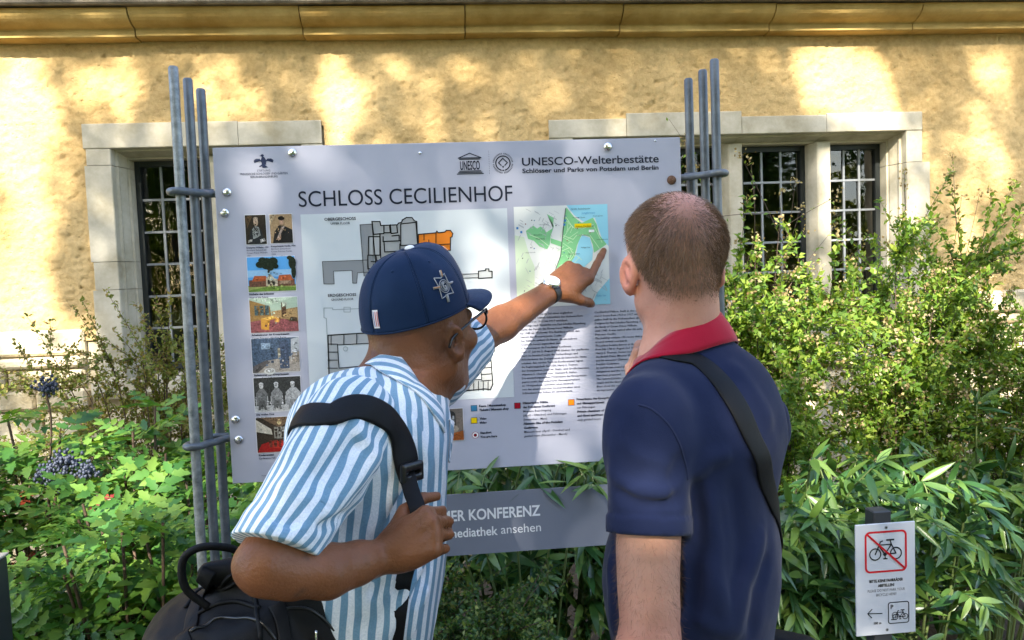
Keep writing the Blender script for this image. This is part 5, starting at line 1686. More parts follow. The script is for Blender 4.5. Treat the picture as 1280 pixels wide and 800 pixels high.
tube("bridge", spline([ph1(-.008, .104, .014), ph1(0, .110, .017), ph1(.008, .104, .014)], 8), .0022, GLASSF, gl, 6)

# wrist watch
wa = norm(LWR1-lmid); wc = LWR1-.018*wa
_wz = -norm(ray(690, 358))-.35*R0+.25*Z0; wz = norm(_wz-wa*(_wz@wa)); wx = np.cross(wa, wz)
G = [[wc+wa*(-.010+.020*j/5)+(.0288*math.cos(2*math.pi*i/40)*wx+.0262*math.sin(2*math.pi*i/40)*wz)*(1+.02*math.sin(math.pi*j/5)) for j in range(6)] for i in range(41)]
V, F = grid_vf(G); watch = mk("wrist_watch", V, F, material("black_leather", (.012, .011, .011), .5, bump=(300, .3, .001)), man1, smooth=True); thicken(watch, .002)
cc_ = wc+wz*.0262
def disc_stack(name, c, n_, rings, mat, parent, sides=32):
    n_ = norm(n_); a = norm(np.cross(n_, wx)); b = np.cross(n_, a)
    V = []
    for r_, h_ in rings:
        for j in range(sides): V.append(c+n_*h_+max(r_, 1e-4)*(math.cos(2*math.pi*j/sides)*a+math.sin(2*math.pi*j/sides)*b))
    F = [(k*sides+j, k*sides+(j+1) % sides, (k+1)*sides+(j+1) % sides, (k+1)*sides+j) for k in range(len(rings)-1) for j in range(sides)]
    F.append(tuple(range((len(rings)-1)*sides, len(rings)*sides)))
    return mk(name, V, F, mat, parent, smooth=False)
disc_stack("case", cc_, wz, [(.018, -.004), (.0205, .0), (.0205, .005), (.0190, .0075), (.0176, .0076)], STEELW, watch)
disc_stack("dial", cc_, wz, [(.0176, .0078), (.0001, .00785)], DIAL, watch)
for an, ln in ((40, .012), (150, .015)):
    dv = math.cos(rad(an))*wa+math.sin(rad(an))*wx
    tube("hand", [cc_+wz*.0084, cc_+wz*.0084+dv*ln], .0005, INKB, watch, 4)

# trousers and shoes
P1 = SDF()
P1.add(flatcone(HIP1+.02*Z0, HIP1-.05*Z0, .116, .115, tr1, .72), .03)
for hp, kn, an, heel, toe in FT1: limb(P1, [hp, kn, an], [.100, .078, .066], .03)
P1.post.append(lambda P, d: np.maximum(d-.003*vnoise(P, 12, 6), np.maximum(P[:, 2]-(HIP1[2]+.0), .075-P[:, 2])))
V, F = nets(P1, np.array([HIP1[0]-.35, HIP1[1]-.35, .03]), np.array([HIP1[0]+.35, HIP1[1]+.35, HIP1[2]+.05]), .008)
mk("trousers", V, F, TROUSER, man1, smooth=True)
def shoe(heel, toe, an, root):
    S = SDF(); S.add(cone(heel, toe, .044, .040), .01); S.add(cone(an-.01*Z0, np.array([an[0], an[1], .05]), .050, .05), .04)
    S.post.append(lambda P, d: np.maximum(np.maximum(d, .006-P[:, 2]), P[:, 2]-.12))
    V, F = nets(S, np.minimum(heel, toe)-.07, np.maximum(heel, toe)+np.array([.07, .07, .12]), .006)
    mk("shoe", V, F, SHOE, root, smooth=True)
for hp, kn, an, heel, toe in FT1: shoe(heel, toe, an, man1)

# ------------------------------------------------------------------ rucksack on his right shoulder
sack = empty("rucksack", (HIP1[0]-.22, HIP1[1]-.1, .72), "black rucksack hanging from the shoulder of the man in striped shirt", "bag")
both = lambda P: np.minimum(T1(P), S1R(P))
K1 = SDF()
bc1, bc2 = atD(318, 800, 1.02), atD(350, 960, 1.08)
rk = norm(R0+.15*F0+.10*Z0); uk = norm(Z0-.35*R0); fk = np.cross(uk, rk); rk = np.cross(fk, uk)
RK = np.array([rk, fk, uk])
K1.add(rbox(atD(362, 892, 1.11), RK, (.150, .095, .215), .07), .02)
K1.add(rbox(atD(318, 922, 1.025), RK, (.100, .062, .165), .045), .018)
K1.add(cone(atD(262, 715, 1.04), atD(330, 705, 1.06), .018, .022), .03)
kf = [([atD(292, 705, .99), atD(285, 740, .96), atD(320, 800, .95)], .006, .010), ([atD(240, 760, 1.0), atD(290, 745, .96), atD(330, 770, .95)], -.006, .012),
      ([atD(370, 750, .97), atD(380, 790, .95), atD(360, 850, .95)], .006, .014), ([atD(215, 800, 1.0), atD(270, 770, .96), atD(300, 800, .95)], .006, .012)]
K1.post.append(lambda P, d: d-ridges(P, kf)-.007*vnoise(P, 10, 11)-.0035*vnoise(P, 24, 12)-.0015*vnoise(P, 60, 13))
V, F = nets(K1, atD(300, 925, 1.05)-.42, atD(300, 925, 1.05)+.42, .0055)
mk("pack", V, F, BLACKN, sack, smooth=True)
def pack_line(name, px, r, mat, d=1.0):
    pts = [hit(K1, u, v) for u, v in px]; pts = [p_ for p_ in pts if p_ is not None]
    if len(pts) > 1: tube(name, snap(K1, spline(pts, 40), r*.3), r, mat, sack, 6)
pack_line("piping", ((222, 800), (245, 770), (290, 752), (325, 760)), .0032, BLACKN)
pack_line("piping", ((270, 735), (300, 725), (318, 745), (325, 800)), .0032, BLACKN)
pack_line("zip", ((420, 790), (400, 770), (380, 760), (345, 762)), .0022, BLACKP)
pack_line("piping", ((232, 760), (255, 735), (285, 722), (300, 715)), .003, BLACKN)
pack_line("zip", ((238, 790), (275, 772), (320, 775), (345, 800)), .0024, BLACKP)
for px in (((262, 712), (255, 740), (240, 780), (232, 810)), ((345, 755), (352, 775), (356, 810))):
    q = [hit(K1, u, v) for u, v in px]; q = [p_ for p_ in q if p_ is not None]
    if len(q) > 2: strap_on("compression_strap", K1, q, .020, .0025, BLACKN, sack, .001, 30, 2)
h0 = hit(K1, 396, 788)
if h0 is not None: tube("zip_pull", spline([h0+.002*Z0-.004*F0, h0-.006*F0-.010*Z0, h0-.004*F0-.022*Z0], 8), .002, STEELW, sack, 6)
tube("haul_loop", spline([atD(262, 760, 1.03), atD(232, 735, 1.02), atD(229, 700, 1.02), atD(252, 684, 1.02), atD(290, 686, 1.04), atD(305, 700, 1.06)], 30), .0055, BLACKN, sack, 8)
# straps
sp = []
for u, v in ((508, 598), (505, 566), (497, 540), (480, 520), (455, 510), (430, 512), (408, 522)):
    sp.append(hit(both, u, v))
bkp = [atD(380, 555, 1.10), atD(358, 590, 1.12), atD(345, 630, 1.16), atD(335, 690, 1.16), atD(330, 760, 1.12)]
strap_on("shoulder_strap", both, sp+bkp, .037, .005, BLACKN, sack, .001, 80, 10, .25)
_b0 = hit(both, 508, 590)
web = [_b0-.007*norm(ray(508, 590)), .5*_b0+.5*atD(521, 636, 1.012)-.003*F0, atD(522, 636, 1.012), atD(524, 655, 1.014)]
web2 = [atD(518, 680, 1.015), atD(508, 712, 1.03)]+[hit(both, u, v) for u, v in ((503, 735), (498, 770), (493, 810), (488, 850))]
C = spline(web+web2, 60)
Nn = np.tile(-norm(ray(510, 700)), (60, 1))
ribbon("webbing", C, Nn, .022, .002, BLACKN, sack)
bk_ = hit(both, 508, 588)
Rb = np.array([norm(np.cross(grad(both, bk_)[0], [0, 0, 1.0])), grad(both, bk_)[0], np.cross(norm(np.cross(grad(both, bk_)[0], [0, 0, 1.0])), grad(both, bk_)[0])])
Sb = SDF(); Sb.add(rbox(bk_+.012*Rb[1], Rb, (.019, .005, .014), .003), 0); Sb.cut(rbox(bk_+.016*Rb[1], Rb, (.012, .006, .003), .001), 0)
V, F = nets(Sb, bk_-.05, bk_+.05, .0025); mk("buckle", V, F, BLACKP, sack, smooth=True)
# ------------------------------------------------------------------ man in the polo shirt
PALE = skin_material("fair_skin", (.55, .285, .195), (.50, .16, .115), (.105, .058, .034), .48, .3)
NAVY = cloth_material("navy_pique", (.0110, .0170, .052), (.0085, .0132, .042), .92, 900, .10, .6)
REDC = cloth_material("red_rib_knit", (.40, .006, .028), (.33, .004, .022), .85, 700, .3, .4)
hf2 = norm(F0-.16*R0); hr2 = np.cross(hf2, Z0)
HD2 = atD(842, 329, 1.255)
hu2 = norm(Z0-.02*F0-.03*R0); hr2 = norm(hr2-hu2*(hr2@hu2)); hf2 = np.cross(hu2, hr2)
fw2 = norm(-.85*R0+.53*F0); rt2 = norm(.53*R0+.85*F0)
NB2 = atD(853, 433, 1.245)
LSH2, RSH2 = atD(808, 540, 1.085), atD(944, 528, 1.35)
LEL2 = atD(812, 800, 1.035); LWR2 = LEL2+.10*fw2-.20*Z0-.04*rt2
CH2, BE2, HIP2 = atD(877, 575, 1.225), atD(866, 710, 1.215), atD(868, 840, 1.215)
REL2 = atD(845, 640, 1.50); RWR2 = atD(806, 510, 1.45)
B2 = SDF()
ph2 = add_head(B2, HD2, hr2, hf2, hu2, 1.0, NB2, (.052, .060))
B2.add(flatcone(NB2-.10*Z0, BE2, .08, .09, rt2, .66), .05); B2.add(flatcone(BE2, HIP2, .09, .095, rt2, .66), .04)
B2.add(cone(NB2-.03*Z0, LSH2, .045, .042), .05); B2.add(cone(NB2-.03*Z0, RSH2, .045, .042), .05)
FT2 = []
for q in (1, -1):
    hp = HIP2+q*rt2*.09-.03*Z0; kn = np.array([hp[0], hp[1], .51])+.02*fw2; an = kn-.03*fw2+q*.01*rt2; an[2] = .09
    limb(B2, [hp, kn, an], [.085, .052, .036])
    toe = an+.16*fw2; toe[2] = .035; heel = an-.05*fw2; heel[2] = .04
    limb(B2, [an, np.array([an[0], an[1], .05]), toe], [.036, .038, .028])
    FT2.append((hp, kn, an, heel, toe))
limb(B2, [LSH2, LEL2], [.050, .0400]); limb(B2, [LEL2, LEL2+.35*(LWR2-LEL2), LWR2], [.0385, .037, .023])
limb(B2, [RSH2, REL2], [.048, .038]); limb(B2, [REL2, REL2+.3*(RWR2-REL2), RWR2], [.037, .037, .023])
relaxed = ((18, 28, 15), (22, 32, 18), (26, 34, 18), (30, 34, 18))
add_hand(B2, LWR2, norm(LWR2-LEL2), norm(-rt2), -1, relaxed, ((.6, .8, -.2), (.3, .95, -.2), (.1, .95, -.3)), 1.0)
hyr = norm(atD(779, 428, 1.42)-RWR2)
add_hand(B2, RWR2, hyr, norm(fw2-.4*F0), 1, ((30, 55, 30), (35, 60, 30), (40, 60, 30), (45, 60, 30)), ((.7, .7, -.1), (.5, .85, -.1), (.2, .95, -.1)), .95)
B2.post.append(lambda P, d: d-.0006*vnoise(P, 70, 73)-.0010*vnoise(P, 26, 74))
man2 = empty("person", (HIP2[0], HIP2[1], 0), "man with cropped brown hair in navy polo shirt with red collar", "person")
A2 = np.array([hr2, hf2, hu2])
def hair_mask(V):
    """1 where the scalp grows hair, in head coordinates"""
    q = (V-HD2)@A2.T/1.0
    x, y, z = q[:, 0], q[:, 1], q[:, 2]
    near = np.linalg.norm(q, axis=1) < .19
    side = np.interp(y, [-.11, -.06, -.03, .0, .03, .06, .075], [-.074, -.070, -.048, .020, .034, .052, .075])
    m = np.clip((z-side-.35*np.maximum(np.abs(x)-.035, 0))/.034, 0, 1)**1.4*near*(y < .085)
    ear = np.exp(-(((np.abs(x)-.082)/.016)**2+((y+.008)/.022)**2+((z+.012)/.034)**2))
    return np.clip(m-1.6*ear, 0, 1)
def crown_thin(V):
    q = (V-HD2)@A2.T/1.0
    w = np.exp(-(((q[:, 0]-.002)/.050)**2+((q[:, 1]+.062)/.055)**2+((q[:, 2]-.086)/.044)**2))
    f = np.exp(-((q[:, 0]/.05)**2+((q[:, 1]-.02)/.06)**2+((q[:, 2]-.112)/.03)**2))
    return np.clip(w+.75*f, 0, 1)
def scalp2(V):
    h = hair_mask(V)*(1-.85*crown_thin(V))*.46
    q = (V-HD2)@A2.T/1.0
    beard = np.clip((-.022-q[:, 2])/.02, 0, 1)*np.clip((q[:, 1]-.005)/.02, 0, 1)*(q[:, 2] > -.125)*(np.linalg.norm(q, axis=1) < .17)
    return np.clip(h+.33*beard, 0, 1)
def flush2(V):
    q = (V-HD2)@A2.T/1.0
    ear = np.exp(-(((np.abs(q[:, 0])-.084)/.014)**2+((q[:, 1]+.008)/.026)**2+((q[:, 2]+.012)/.040)**2))
    elb = np.exp(-(np.linalg.norm(V-LEL2, axis=1)/.05)**2)
    neck_ = .30*np.exp(-(np.linalg.norm(V-(NB2+.05*Z0), axis=1)/.09)**2)
    arm_ = .25*np.clip(1-np.abs(V[:, 2]-LEL2[2])/.16, 0, 1)*(np.linalg.norm(V[:, :2]-LEL2[:2], axis=1) < .09)*(.6+.6*vnoise(V, 30, 77))
    return np.clip(arm_+.65*ear+.35*elb+neck_+.25*crown_thin(V), 0, 1)
allp = np.array([it[0].c for it in B2.items]); lo2, hi2 = allp.min(0)-.17, allp.max(0)+.17; lo2[2] = -.01
bod2, BV2, BF2 = body_mesh(B2, lo2, hi2, .0036, PALE, man2, scalp2, flush2)
for q in (-1, 1):
    c = ph2(q*.031, .081, .002); n = 12; V = []
    for i in range(7):
        a = math.pi*i/6
        for j in range(n): V.append(c+.0118*(math.cos(a)*hf2+math.sin(a)*(math.cos(2*math.pi*j/n)*hr2+math.sin(2*math.pi*j/n)*hu2)))
    mk("eye", V, [(i*n+j, i*n+(j+1) % n, (i+1)*n+(j+1) % n, (i+1)*n+j) for i in range(6) for j in range(n)], material("eye_white", (.6, .58, .55), .15), man2, smooth=True)
# cropped hair, strand by strand
def hair_mat():
    m = bpy.data.materials.new("brown_hair"); m.use_nodes = True
    t = m.node_tree; b = t.nodes["Principled BSDF"]
    g = t.nodes.new("ShaderNodeNewGeometry"); r = t.nodes.new("ShaderNodeValToRGB")
    r.color_ramp.elements[0].color = (.050, .024, .011, 1); r.color_ramp.elements[1].color = (.24, .125, .058, 1)
    t.links.new(g.outputs["Random Per Island"], r.inputs[0]); t.links.new(r.outputs[0], b.inputs["Base Color"])
    b.inputs["Roughness"].default_value = .42
    return m
HAIR = hair_mat()
rs = np.random.default_rng(3)
VN2 = vertex_normals(BV2, BF2)
fm = hair_mask(BV2[BF2].mean(1)); fthin = crown_thin(BV2[BF2].mean(1))
cand = np.where(fm > .05)[0]
pw = fm[cand]*(1-.86*fthin[cand])
pick = rs.choice(cand, 21000, p=pw/pw.sum())
wt = rs.dirichlet((1, 1, 1, 1), len(pick))
HP = (BV2[BF2[pick]]*wt[:, :, None]).sum(1); HN = norm((VN2[BF2[pick]]*wt[:, :, None]).sum(1))
hq = (HP-HD2)@A2.T/1.0
whorl = HD2+1.0*(np.array([.010, -.062, .088])@A2)
away = norm(HP-whorl); away = norm(away-HN*(away*HN).sum(1)[:, None])
swirl = np.cross(HN, away)
flow = norm(away+.45*swirl*np.exp(-(np.linalg.norm(HP-whorl, axis=1)/.035)**2)[:, None]-.35*hu2+.15*rs.normal(size=HP.shape))
ln = (.0045+.0085*np.clip((hq[:, 2]+.06)/.12, 0, 1))*rs.uniform(.55, 1.35, len(HP))*(1-.45*crown_thin(HP))*(.45+.55*hair_mask(HP))
d1 = norm(HN*.75+flow*.75); d2 = norm(HN*.30+flow)
sdv = norm(np.cross(d1, -ray(841, 322))+.3*rs.normal(size=HP.shape))*.00022
p0 = HP-HN*.001; p1_ = p0+d1*ln[:, None]*.55; p2 = p1_+d2*ln[:, None]*.55
HV = np.stack([p0-sdv, p0+sdv, p1_+sdv*.9, p1_-sdv*.9, p2+sdv*.25, p2-sdv*.25], 1).reshape(-1, 3)
b6 = np.arange(len(HP))*6
HF = np.vstack([np.stack([b6, b6+1, b6+2, b6+3], 1), np.stack([b6+3, b6+2, b6+4, b6+5], 1)])
hair = mk("hair", HV, HF, HAIR, man2); hair["kind"] = "stuff"
# fine hair on the bare arm
fc = BV2[BF2].mean(1)
am = np.where((np.linalg.norm(np.cross(fc-LSH2, norm(LEL2-LSH2)), axis=1) < .06) & (fc[:, 2] < LEL2[2]+.14) & (fc[:, 2] > LEL2[2]-.20))[0]
pk2 = rs.choice(am, 2600); HP = BV2[BF2[pk2]].mean(1)+rs.normal(size=(2600, 3))*.0012; HN = VN2[BF2[pk2][:, 0]]
dn = norm(HN*.35-Z0+.5*rs.normal(size=HP.shape)); lnn = rs.uniform(.005, .013, 2600)[:, None]
sd_ = norm(np.cross(dn, -ray(812, 700)))*.00012
HV = np.stack([HP-sd_, HP+sd_, HP+dn*lnn+HN*.002+sd_*.3, HP+dn*lnn+HN*.002-sd_*.3], 1).reshape(-1, 3)
ah = mk("arm_hair", HV, (np.arange(2600)*4)[:, None]+np.arange(4)[None], HAIR, man2); ah["kind"] = "stuff"
B2post = None
# polo shirt
T2 = SDF()
T2.add(flatcone(CH2+.03*Z0, BE2, .118, .116, rt2, .70), .06)
T2.add(flatcone(BE2, HIP2-.04*Z0, .116, .118, rt2, .72), .06)
T2.add(cone(NB2-.060*Z0, NB2-.022*Z0-.016*fw2, .070, .062), .04)
T2.add(cone(NB2-.050*Z0, LSH2-.012*Z0, .052, .058), .05)
T2.add(cone(NB2-.062*Z0-.025*fw2, NB2+.5*(LSH2-NB2)-.035*fw2-.045*Z0, .060, .056), .05)
T2.add(cone(NB2-.040*Z0, RSH2-.012*Z0, .054, .058), .05)
T2.add(ell(atD(925, 520, 1.20), np.array([rt2, fw2, Z0]), (.085, .05, .09)), .05)
T2_0 = SDF(); T2_0.items = list(T2.items)
T2.add(ell(atD(824, 486, 1.15), np.eye(3), (.052, .052, .036)), .04); T2_0.items = list(T2.items)
fold2 = foldset(T2_0, [(((862, 590), (872, 640), (872, 700), (862, 780)), -.008, .012), (((882, 600), (892, 680), (890, 780)), .006, .014), (((915, 590), (925, 670), (922, 760)), -.004, .014), (((978, 610), (955, 660), (930, 730), (915, 795)), .008, .013),
    (((985, 590), (975, 640), (955, 690)), -.007, .010), (((962, 690), (948, 740), (938, 798)), -.007, .011), (((878, 690), (900, 745), (908, 798)), .006, .012), (((860, 600), (885, 575), (915, 565)), .005, .012), (((905, 450), (940, 490), (965, 540)), .004, .014),
    (((764, 690), (768, 740), (770, 798)), .007, .010), (((930, 560), (960, 585), (985, 575)), .004, .010), (((870, 770), (895, 785), (930, 790)), .005, .010)])
def p2f(P, d): return d-ridges(P, fold2)-.0025*vnoise(P, 11, 21)-.0012*vnoise(P, 30, 22)
T2.post.append(p2f)
S2ax = norm(LEL2-LSH2); S2pc = LSH2+S2ax*.50*np.linalg.norm(LEL2-LSH2); S2n = norm(S2ax-.03*rt2)
sl_o = cone(LSH2+.004*Z0-.02*S2ax, S2pc+.05*S2ax, .058, .0550).fn; sl_i = cone(LSH2+.45*(S2pc-LSH2), S2pc+.08*S2ax, .044, .0485).fn
sl20 = SDF(); sl20.add(cone(LSH2+.004*Z0-.02*S2ax, S2pc+.05*S2ax, .058, .0550), 0)
sf2 = foldset(sl20, [(((775, 545), (800, 570), (838, 580)), .005, .010), (((765, 590), (790, 612), (830, 618), (852, 605)), .006, .009), (((770, 610), (800, 630), (845, 625)), -.005, .008), (((850, 560), (842, 600), (848, 640)), -.006, .010), (((785, 520), (770, 560), (764, 610)), .004, .012)])
def near_sleeve(P):
    pl = (P-S2pc)@S2n
    d = sl_o(P)-ridges(P, sf2)-.002*vnoise(P, 15, 31)-.0010*vnoise(P, 40, 32)
    d = d-.0022*(np.abs(pl+.0125) < .0120)+.0016*np.exp(-((pl+.0270)/.0025)**2)
    return np.maximum(d, pl)
T2s = SDF(); T2s.items = T2.items
T2.post.append(lambda P, d: smin(d, near_sleeve(P), .022))
hem2 = HIP2[2]-.12
def shell2(P, d):
    d = np.maximum(smin(p2f(P, d), near_sleeve(P), .022), hem2-P[:, 2])
    return np.maximum(np.maximum(d, -(d+.014)), -sl_i(P))
T2s.post = [shell2]
V, F = nets(T2s, np.minimum(HIP2, LSH2)-.30, np.maximum(NB2, RSH2)+.26, .004)
mk("polo_shirt", V, F, NAVY, man2, smooth=True)
S2R, _ = sleeve("sleeve", RSH2, REL2, .058, .054, .55, [], NAVY, man2, seed=41, stripes=False, cuff=True)
# armhole seam
seam = [hit(T2, u, v) for u, v in ((798, 506), (815, 512), (835, 530), (848, 552), (857, 580), (860, 600))]
seam = [q for q in seam if q is not None]
b2 = T2
tube("armhole_seam", snap(b2, spline(seam, 40), .0), .0016, NAVY, man2, 6)
# red collar
nu2 = norm(HD2-.05*hu2-NB2); nfd = fw2; nf2 = norm(nfd-nu2*(nfd@nu2)); nr2 = np.cross(nf2, nu2)
collar(NB2+.0*Z0, nf2, nr2, nu2, lambda f, a: (.070-.004*f, -.020+.066*f, .112-.014*f, -.070+.098*f-.022*f*f), REDC, man2, 22, rest=T2)
P2 = SDF()
P2.add(flatcone(HIP2+.0*Z0, HIP2-.06*Z0, .108, .108, rt2, .72), .03)
for hp, kn, an, heel, toe in FT2: limb(P2, [hp, kn, an], [.096, .076, .066], .03)
P2.post.append(lambda P, d: np.maximum(d-.003*vnoise(P, 12, 26), np.maximum(P[:, 2]-(HIP2[2]-.02), .075-P[:, 2])))
V, F = nets(P2, np.array([HIP2[0]-.35, HIP2[1]-.35, .03]), np.array([HIP2[0]+.35, HIP2[1]+.35, HIP2[2]+.05]), .008)
mk("trousers", V, F, cloth_material("denim", (.035, .05, .09), (.025, .036, .07)), man2, smooth=True)
for hp, kn, an, heel, toe in FT2: shoe(heel, toe, an, man2)
# cross body bag
bag = empty("shoulder_bag", (HIP2[0]+.2*rt2[0], HIP2[1]+.2*rt2[1], .8), "black strap of a cross body bag over the navy polo shirt", "bag")
pts = [NB2+.10*fw2-.16*Z0+.02*rt2, NB2+.06*fw2-.07*Z0-.045*rt2, NB2+.01*fw2-.03*Z0-.07*rt2, hit(b2, 846, 447), hit(b2, 872, 450), hit(b2, 905, 483), hit(b2, 932, 530), hit(b2, 955, 590), hit(b2, 968, 632), atD(972, 665, 1.24), atD(965, 720, 1.30), atD(950, 790, 1.36)]
strap_on("strap", b2, [q for q in pts if q is not None], .034, .003, BLACKN, bag, .001, 90, 10)
Sg = SDF(); bcn = atD(935, 850, 1.42); Sg.add(rbox(bcn, np.array([fw2, rt2, Z0]), (.13, .04, .10), .03), 0)
Sg.post.append(lambda P, d: d-.003*vnoise(P, 12, 51))
V, F = nets(Sg, bcn-.2, bcn+.2, .007); mk("pouch", V, F, BLACKN, bag, smooth=True)
# ------------------------------------------------------------------ planting
LAUREL = leaf_material("laurel_leaf", (.026, .080, .024), (.12, .23, .048), .28, .28, .6, [(.45, (.055, .145, .038)), (.85, (.19, .30, .065))])
MAHONIA = leaf_material("mahonia_leaf", (.035, .115, .022), (.15, .29, .050), .34, .38, .5, [(.45, (.075, .20, .035)), (.85, (.17, .28, .045))])
MAHRED = leaf_material("mahonia_red_leaf", (.20, .020, .018), (.34, .06, .03), .4, .3)
SPIREA = leaf_material("spirea_leaf", (.070, .155, .020), (.29, .37, .060), .45, .42, .4, [(.5, (.145, .25, .030))])
DRYFLOWER = leaf_material("dry_flower_head", (.22, .15, .06), (.48, .40, .22), .8, .3, .2)
BOXLEAF = leaf_material("box_leaf", (.030, .080, .018), (.12, .20, .04), .4, .35, .45, [(.5, (.055, .125, .025)), (.9, (.20, .24, .06))])
BARBERRY = leaf_material("barberry_leaf", (.12, .17, .035), (.32, .31, .09), .5, .4, .3, [(.5, (.20, .24, .05)), (.8, (.22, .16, .07))])
IVYG = leaf_material("strap_leaf", (.04, .11, .03), (.12, .24, .06), .35, .3)
TWIG = material("brown_twig", (.09, .055, .035), .8, var=(40, 3, (.05, .03, .02), (.14, .09, .06)))
STEMG = material("green_stem", (.14, .19, .06), .6)
BERRY = material("blue_bloom_berry", (.025, .032, .06), .55, var=(120, 3, (.010, .012, .025), (.06, .075, .12)))

def leaf_mesh(name, mat, L=1.0, W=.22, fold=.25, curl=.15, seg=6, tooth=0.0, tip=1.2):
    """single leaf along +y, upper face +z"""
    V = []; F = []
    for i in range(seg+1):
        t = i/seg
        w = W/2*(math.sin(math.pi*min(t**.8, 1))**.85)*(1-.15*t) if 0 < t < 1 else .004*W
        if tooth and 0 < t < 1: w *= 1+tooth*(1 if i % 2 else -1)
        z = -curl*t*t*L
        V += [(-w*L, t*L, z+fold*w*L), (0, t*L, z), (w*L, t*L, z+fold*w*L)]
    for i in range(seg):
        a = i*3
        F += [(a, a+1, a+4, a+3), (a+1, a+2, a+5, a+4)]
    me = bpy.data.meshes.new(name); me.from_pydata(V, [], F); me.update(); me.materials.append(mat)
    me.polygons.foreach_set("use_smooth", np.ones(len(me.polygons), dtype=bool))
    return me

def pinnate_mesh(name, mat, pairs=4, seed=0):
    r = random.Random(seed); V = []; F = []
    def leaflet(base, ang, L, W, dz):
        o = len(V); seg = 6
        for i in range(seg+1):
            t = i/seg
            w = W/2*(math.sin(math.pi*t**.75)**.8) if 0 < t < 1 else .002
            if 0 < t < 1: w *= 1+.24*(1 if i % 2 else -1)
            y = t*L; z = dz*t-.18*t*t*L
            for sx in (-1, 0, 1):
                lx = sx*w; zz = z+abs(sx)*w*.30*(1 if i % 2 else .4)
                V.append((base[0]+math.sin(ang)*y+math.cos(ang)*lx, base[1]+math.cos(ang)*y-math.sin(ang)*lx, base[2]+zz))
        for i in range(seg):
            a = o+i*3
            F.extend([(a, a+1, a+4, a+3), (a+1, a+2, a+5, a+4)])
    droop = r.uniform(.15, .45)
    for k in range(pairs):
        t = .25+.62*k/(pairs-1); y = t; z = -droop*t*t
        for s in (-1, 1):
            leaflet((0, y, z), s*(1.12-.16*k/pairs+r.uniform(-.12, .12)), r.uniform(.27, .33)*(1-.12*abs(t-.55)), r.uniform(.125, .160), r.uniform(-.05, .06))
    leaflet((0, .92, -droop*.85), r.uniform(-.1, .1), r.uniform(.29, .34), .165, -.05)
    o = len(V)
    for i in range(6):
        t = i/5*.95; V.extend([(-.007, t, -droop*t*t+.003), (.007, t, -droop*t*t+.003)])
    for i in range(5):
        a = o+i*2; F.append((a, a+1, a+3, a+2))
    me = bpy.data.meshes.new(name); me.from_pydata(V, [], F); me.update(); me.materials.append(mat)
    me.polygons.foreach_set("use_smooth", np.ones(len(me.polygons), dtype=bool))
    return me

def basis(fwd, up, roll=0.0):
    f = norm(fwd); u = np.asarray(up, float); x = norm(np.cross(f, u)); z = np.cross(x, f)
    if roll:
        c, s = math.cos(roll), math.sin(roll); x, z = c*x+s*z, c*z-s*x
    return x, f, z

def visible(p):
    q = np.asarray(p)-CAM; z = q@_f
    if z < .2: return False
    u = 640+FPX*(q@_r)/z; v = 400-FPX*(q@_u)/z
    return -40 < u < 1320 and -40 < v < 840

class Bush:
    """collects leaves: the nearest ones in view become leaf objects, the rest one joined part"""
    def __init__(s, name, base, label, cat, group=None, limit=290):
        s.root = empty(name, base, label, cat, group); s.base = np.asarray(base, float); s.L = []; s.stems = []; s.limit = limit
    def leaf(s, me, p, fwd, up, sc, roll=0.0): s.L.append((me, np.asarray(p, float), basis(fwd, up, roll), sc))
    def stem(s, pts, r0, r1, sides=5):
        s.stems.append(tube_vf(pts, np.linspace(r0, r1, len(pts)), sides, False))
    def build(s, stemmat):
        if s.stems:
            V, F = join_vf(s.stems); o = mk("stems", V, F, stemmat, s.root, smooth=True); o["kind"] = "stuff"
        key = lambda l: (0 if visible(l[1]) else 1, np.linalg.norm(l[1]-CAM))
        s.L.sort(key=key)
        for me, p, (x, f, z), sc in s.L[:s.limit]:
            o = bpy.data.objects.new("leaf", me); COL.objects.link(o); o.parent = s.root
            q = p-s.base
            o.matrix_local = Matrix(((x[0]*sc, f[0]*sc, z[0]*sc, q[0]), (x[1]*sc, f[1]*sc, z[1]*sc, q[1]), (x[2]*sc, f[2]*sc, z[2]*sc, q[2]), (0, 0, 0, 1)))
        rest = s.L[s.limit:]
        if rest:
            cache = {}; Vs = []; Fs = []; off = 0; mat = rest[0][0].materials[0]
            for me, p, (x, f, z), sc in rest:
                if me not in cache:
                    co = np.zeros(len(me.vertices)*3, np.float32); me.vertices.foreach_get("co", co)
                    cache[me] = (co.reshape(-1, 3), np.array([pl.vertices[:] for pl in me.polygons]))
                c, fa = cache[me]
                Vs.append(p+sc*(c@np.array([x, f, z]))); Fs.append(fa+off); off += len(c)
            o = mk("foliage", np.vstack(Vs), np.vstack(Fs), mat, s.root, smooth=True); o["kind"] = "stuff"

lau = [leaf_mesh("laurel_leaf", LAUREL, 1, w, f, c) for w, f, c in ((.21, .3, .10), (.24, .2, .22), (.19, .4, .05), (.23, .15, .32))]
mah = [pinnate_mesh("mahonia_leaf", MAHONIA, 4, k) for k in range(5)]
mahr = [pinnate_mesh("mahonia_red_leaf", MAHRED, 3, k+9) for k in range(2)]
strapl = [leaf_mesh("strap_leaf", IVYG, 1, .07, .2, c, 8) for c in (.3, .55)]

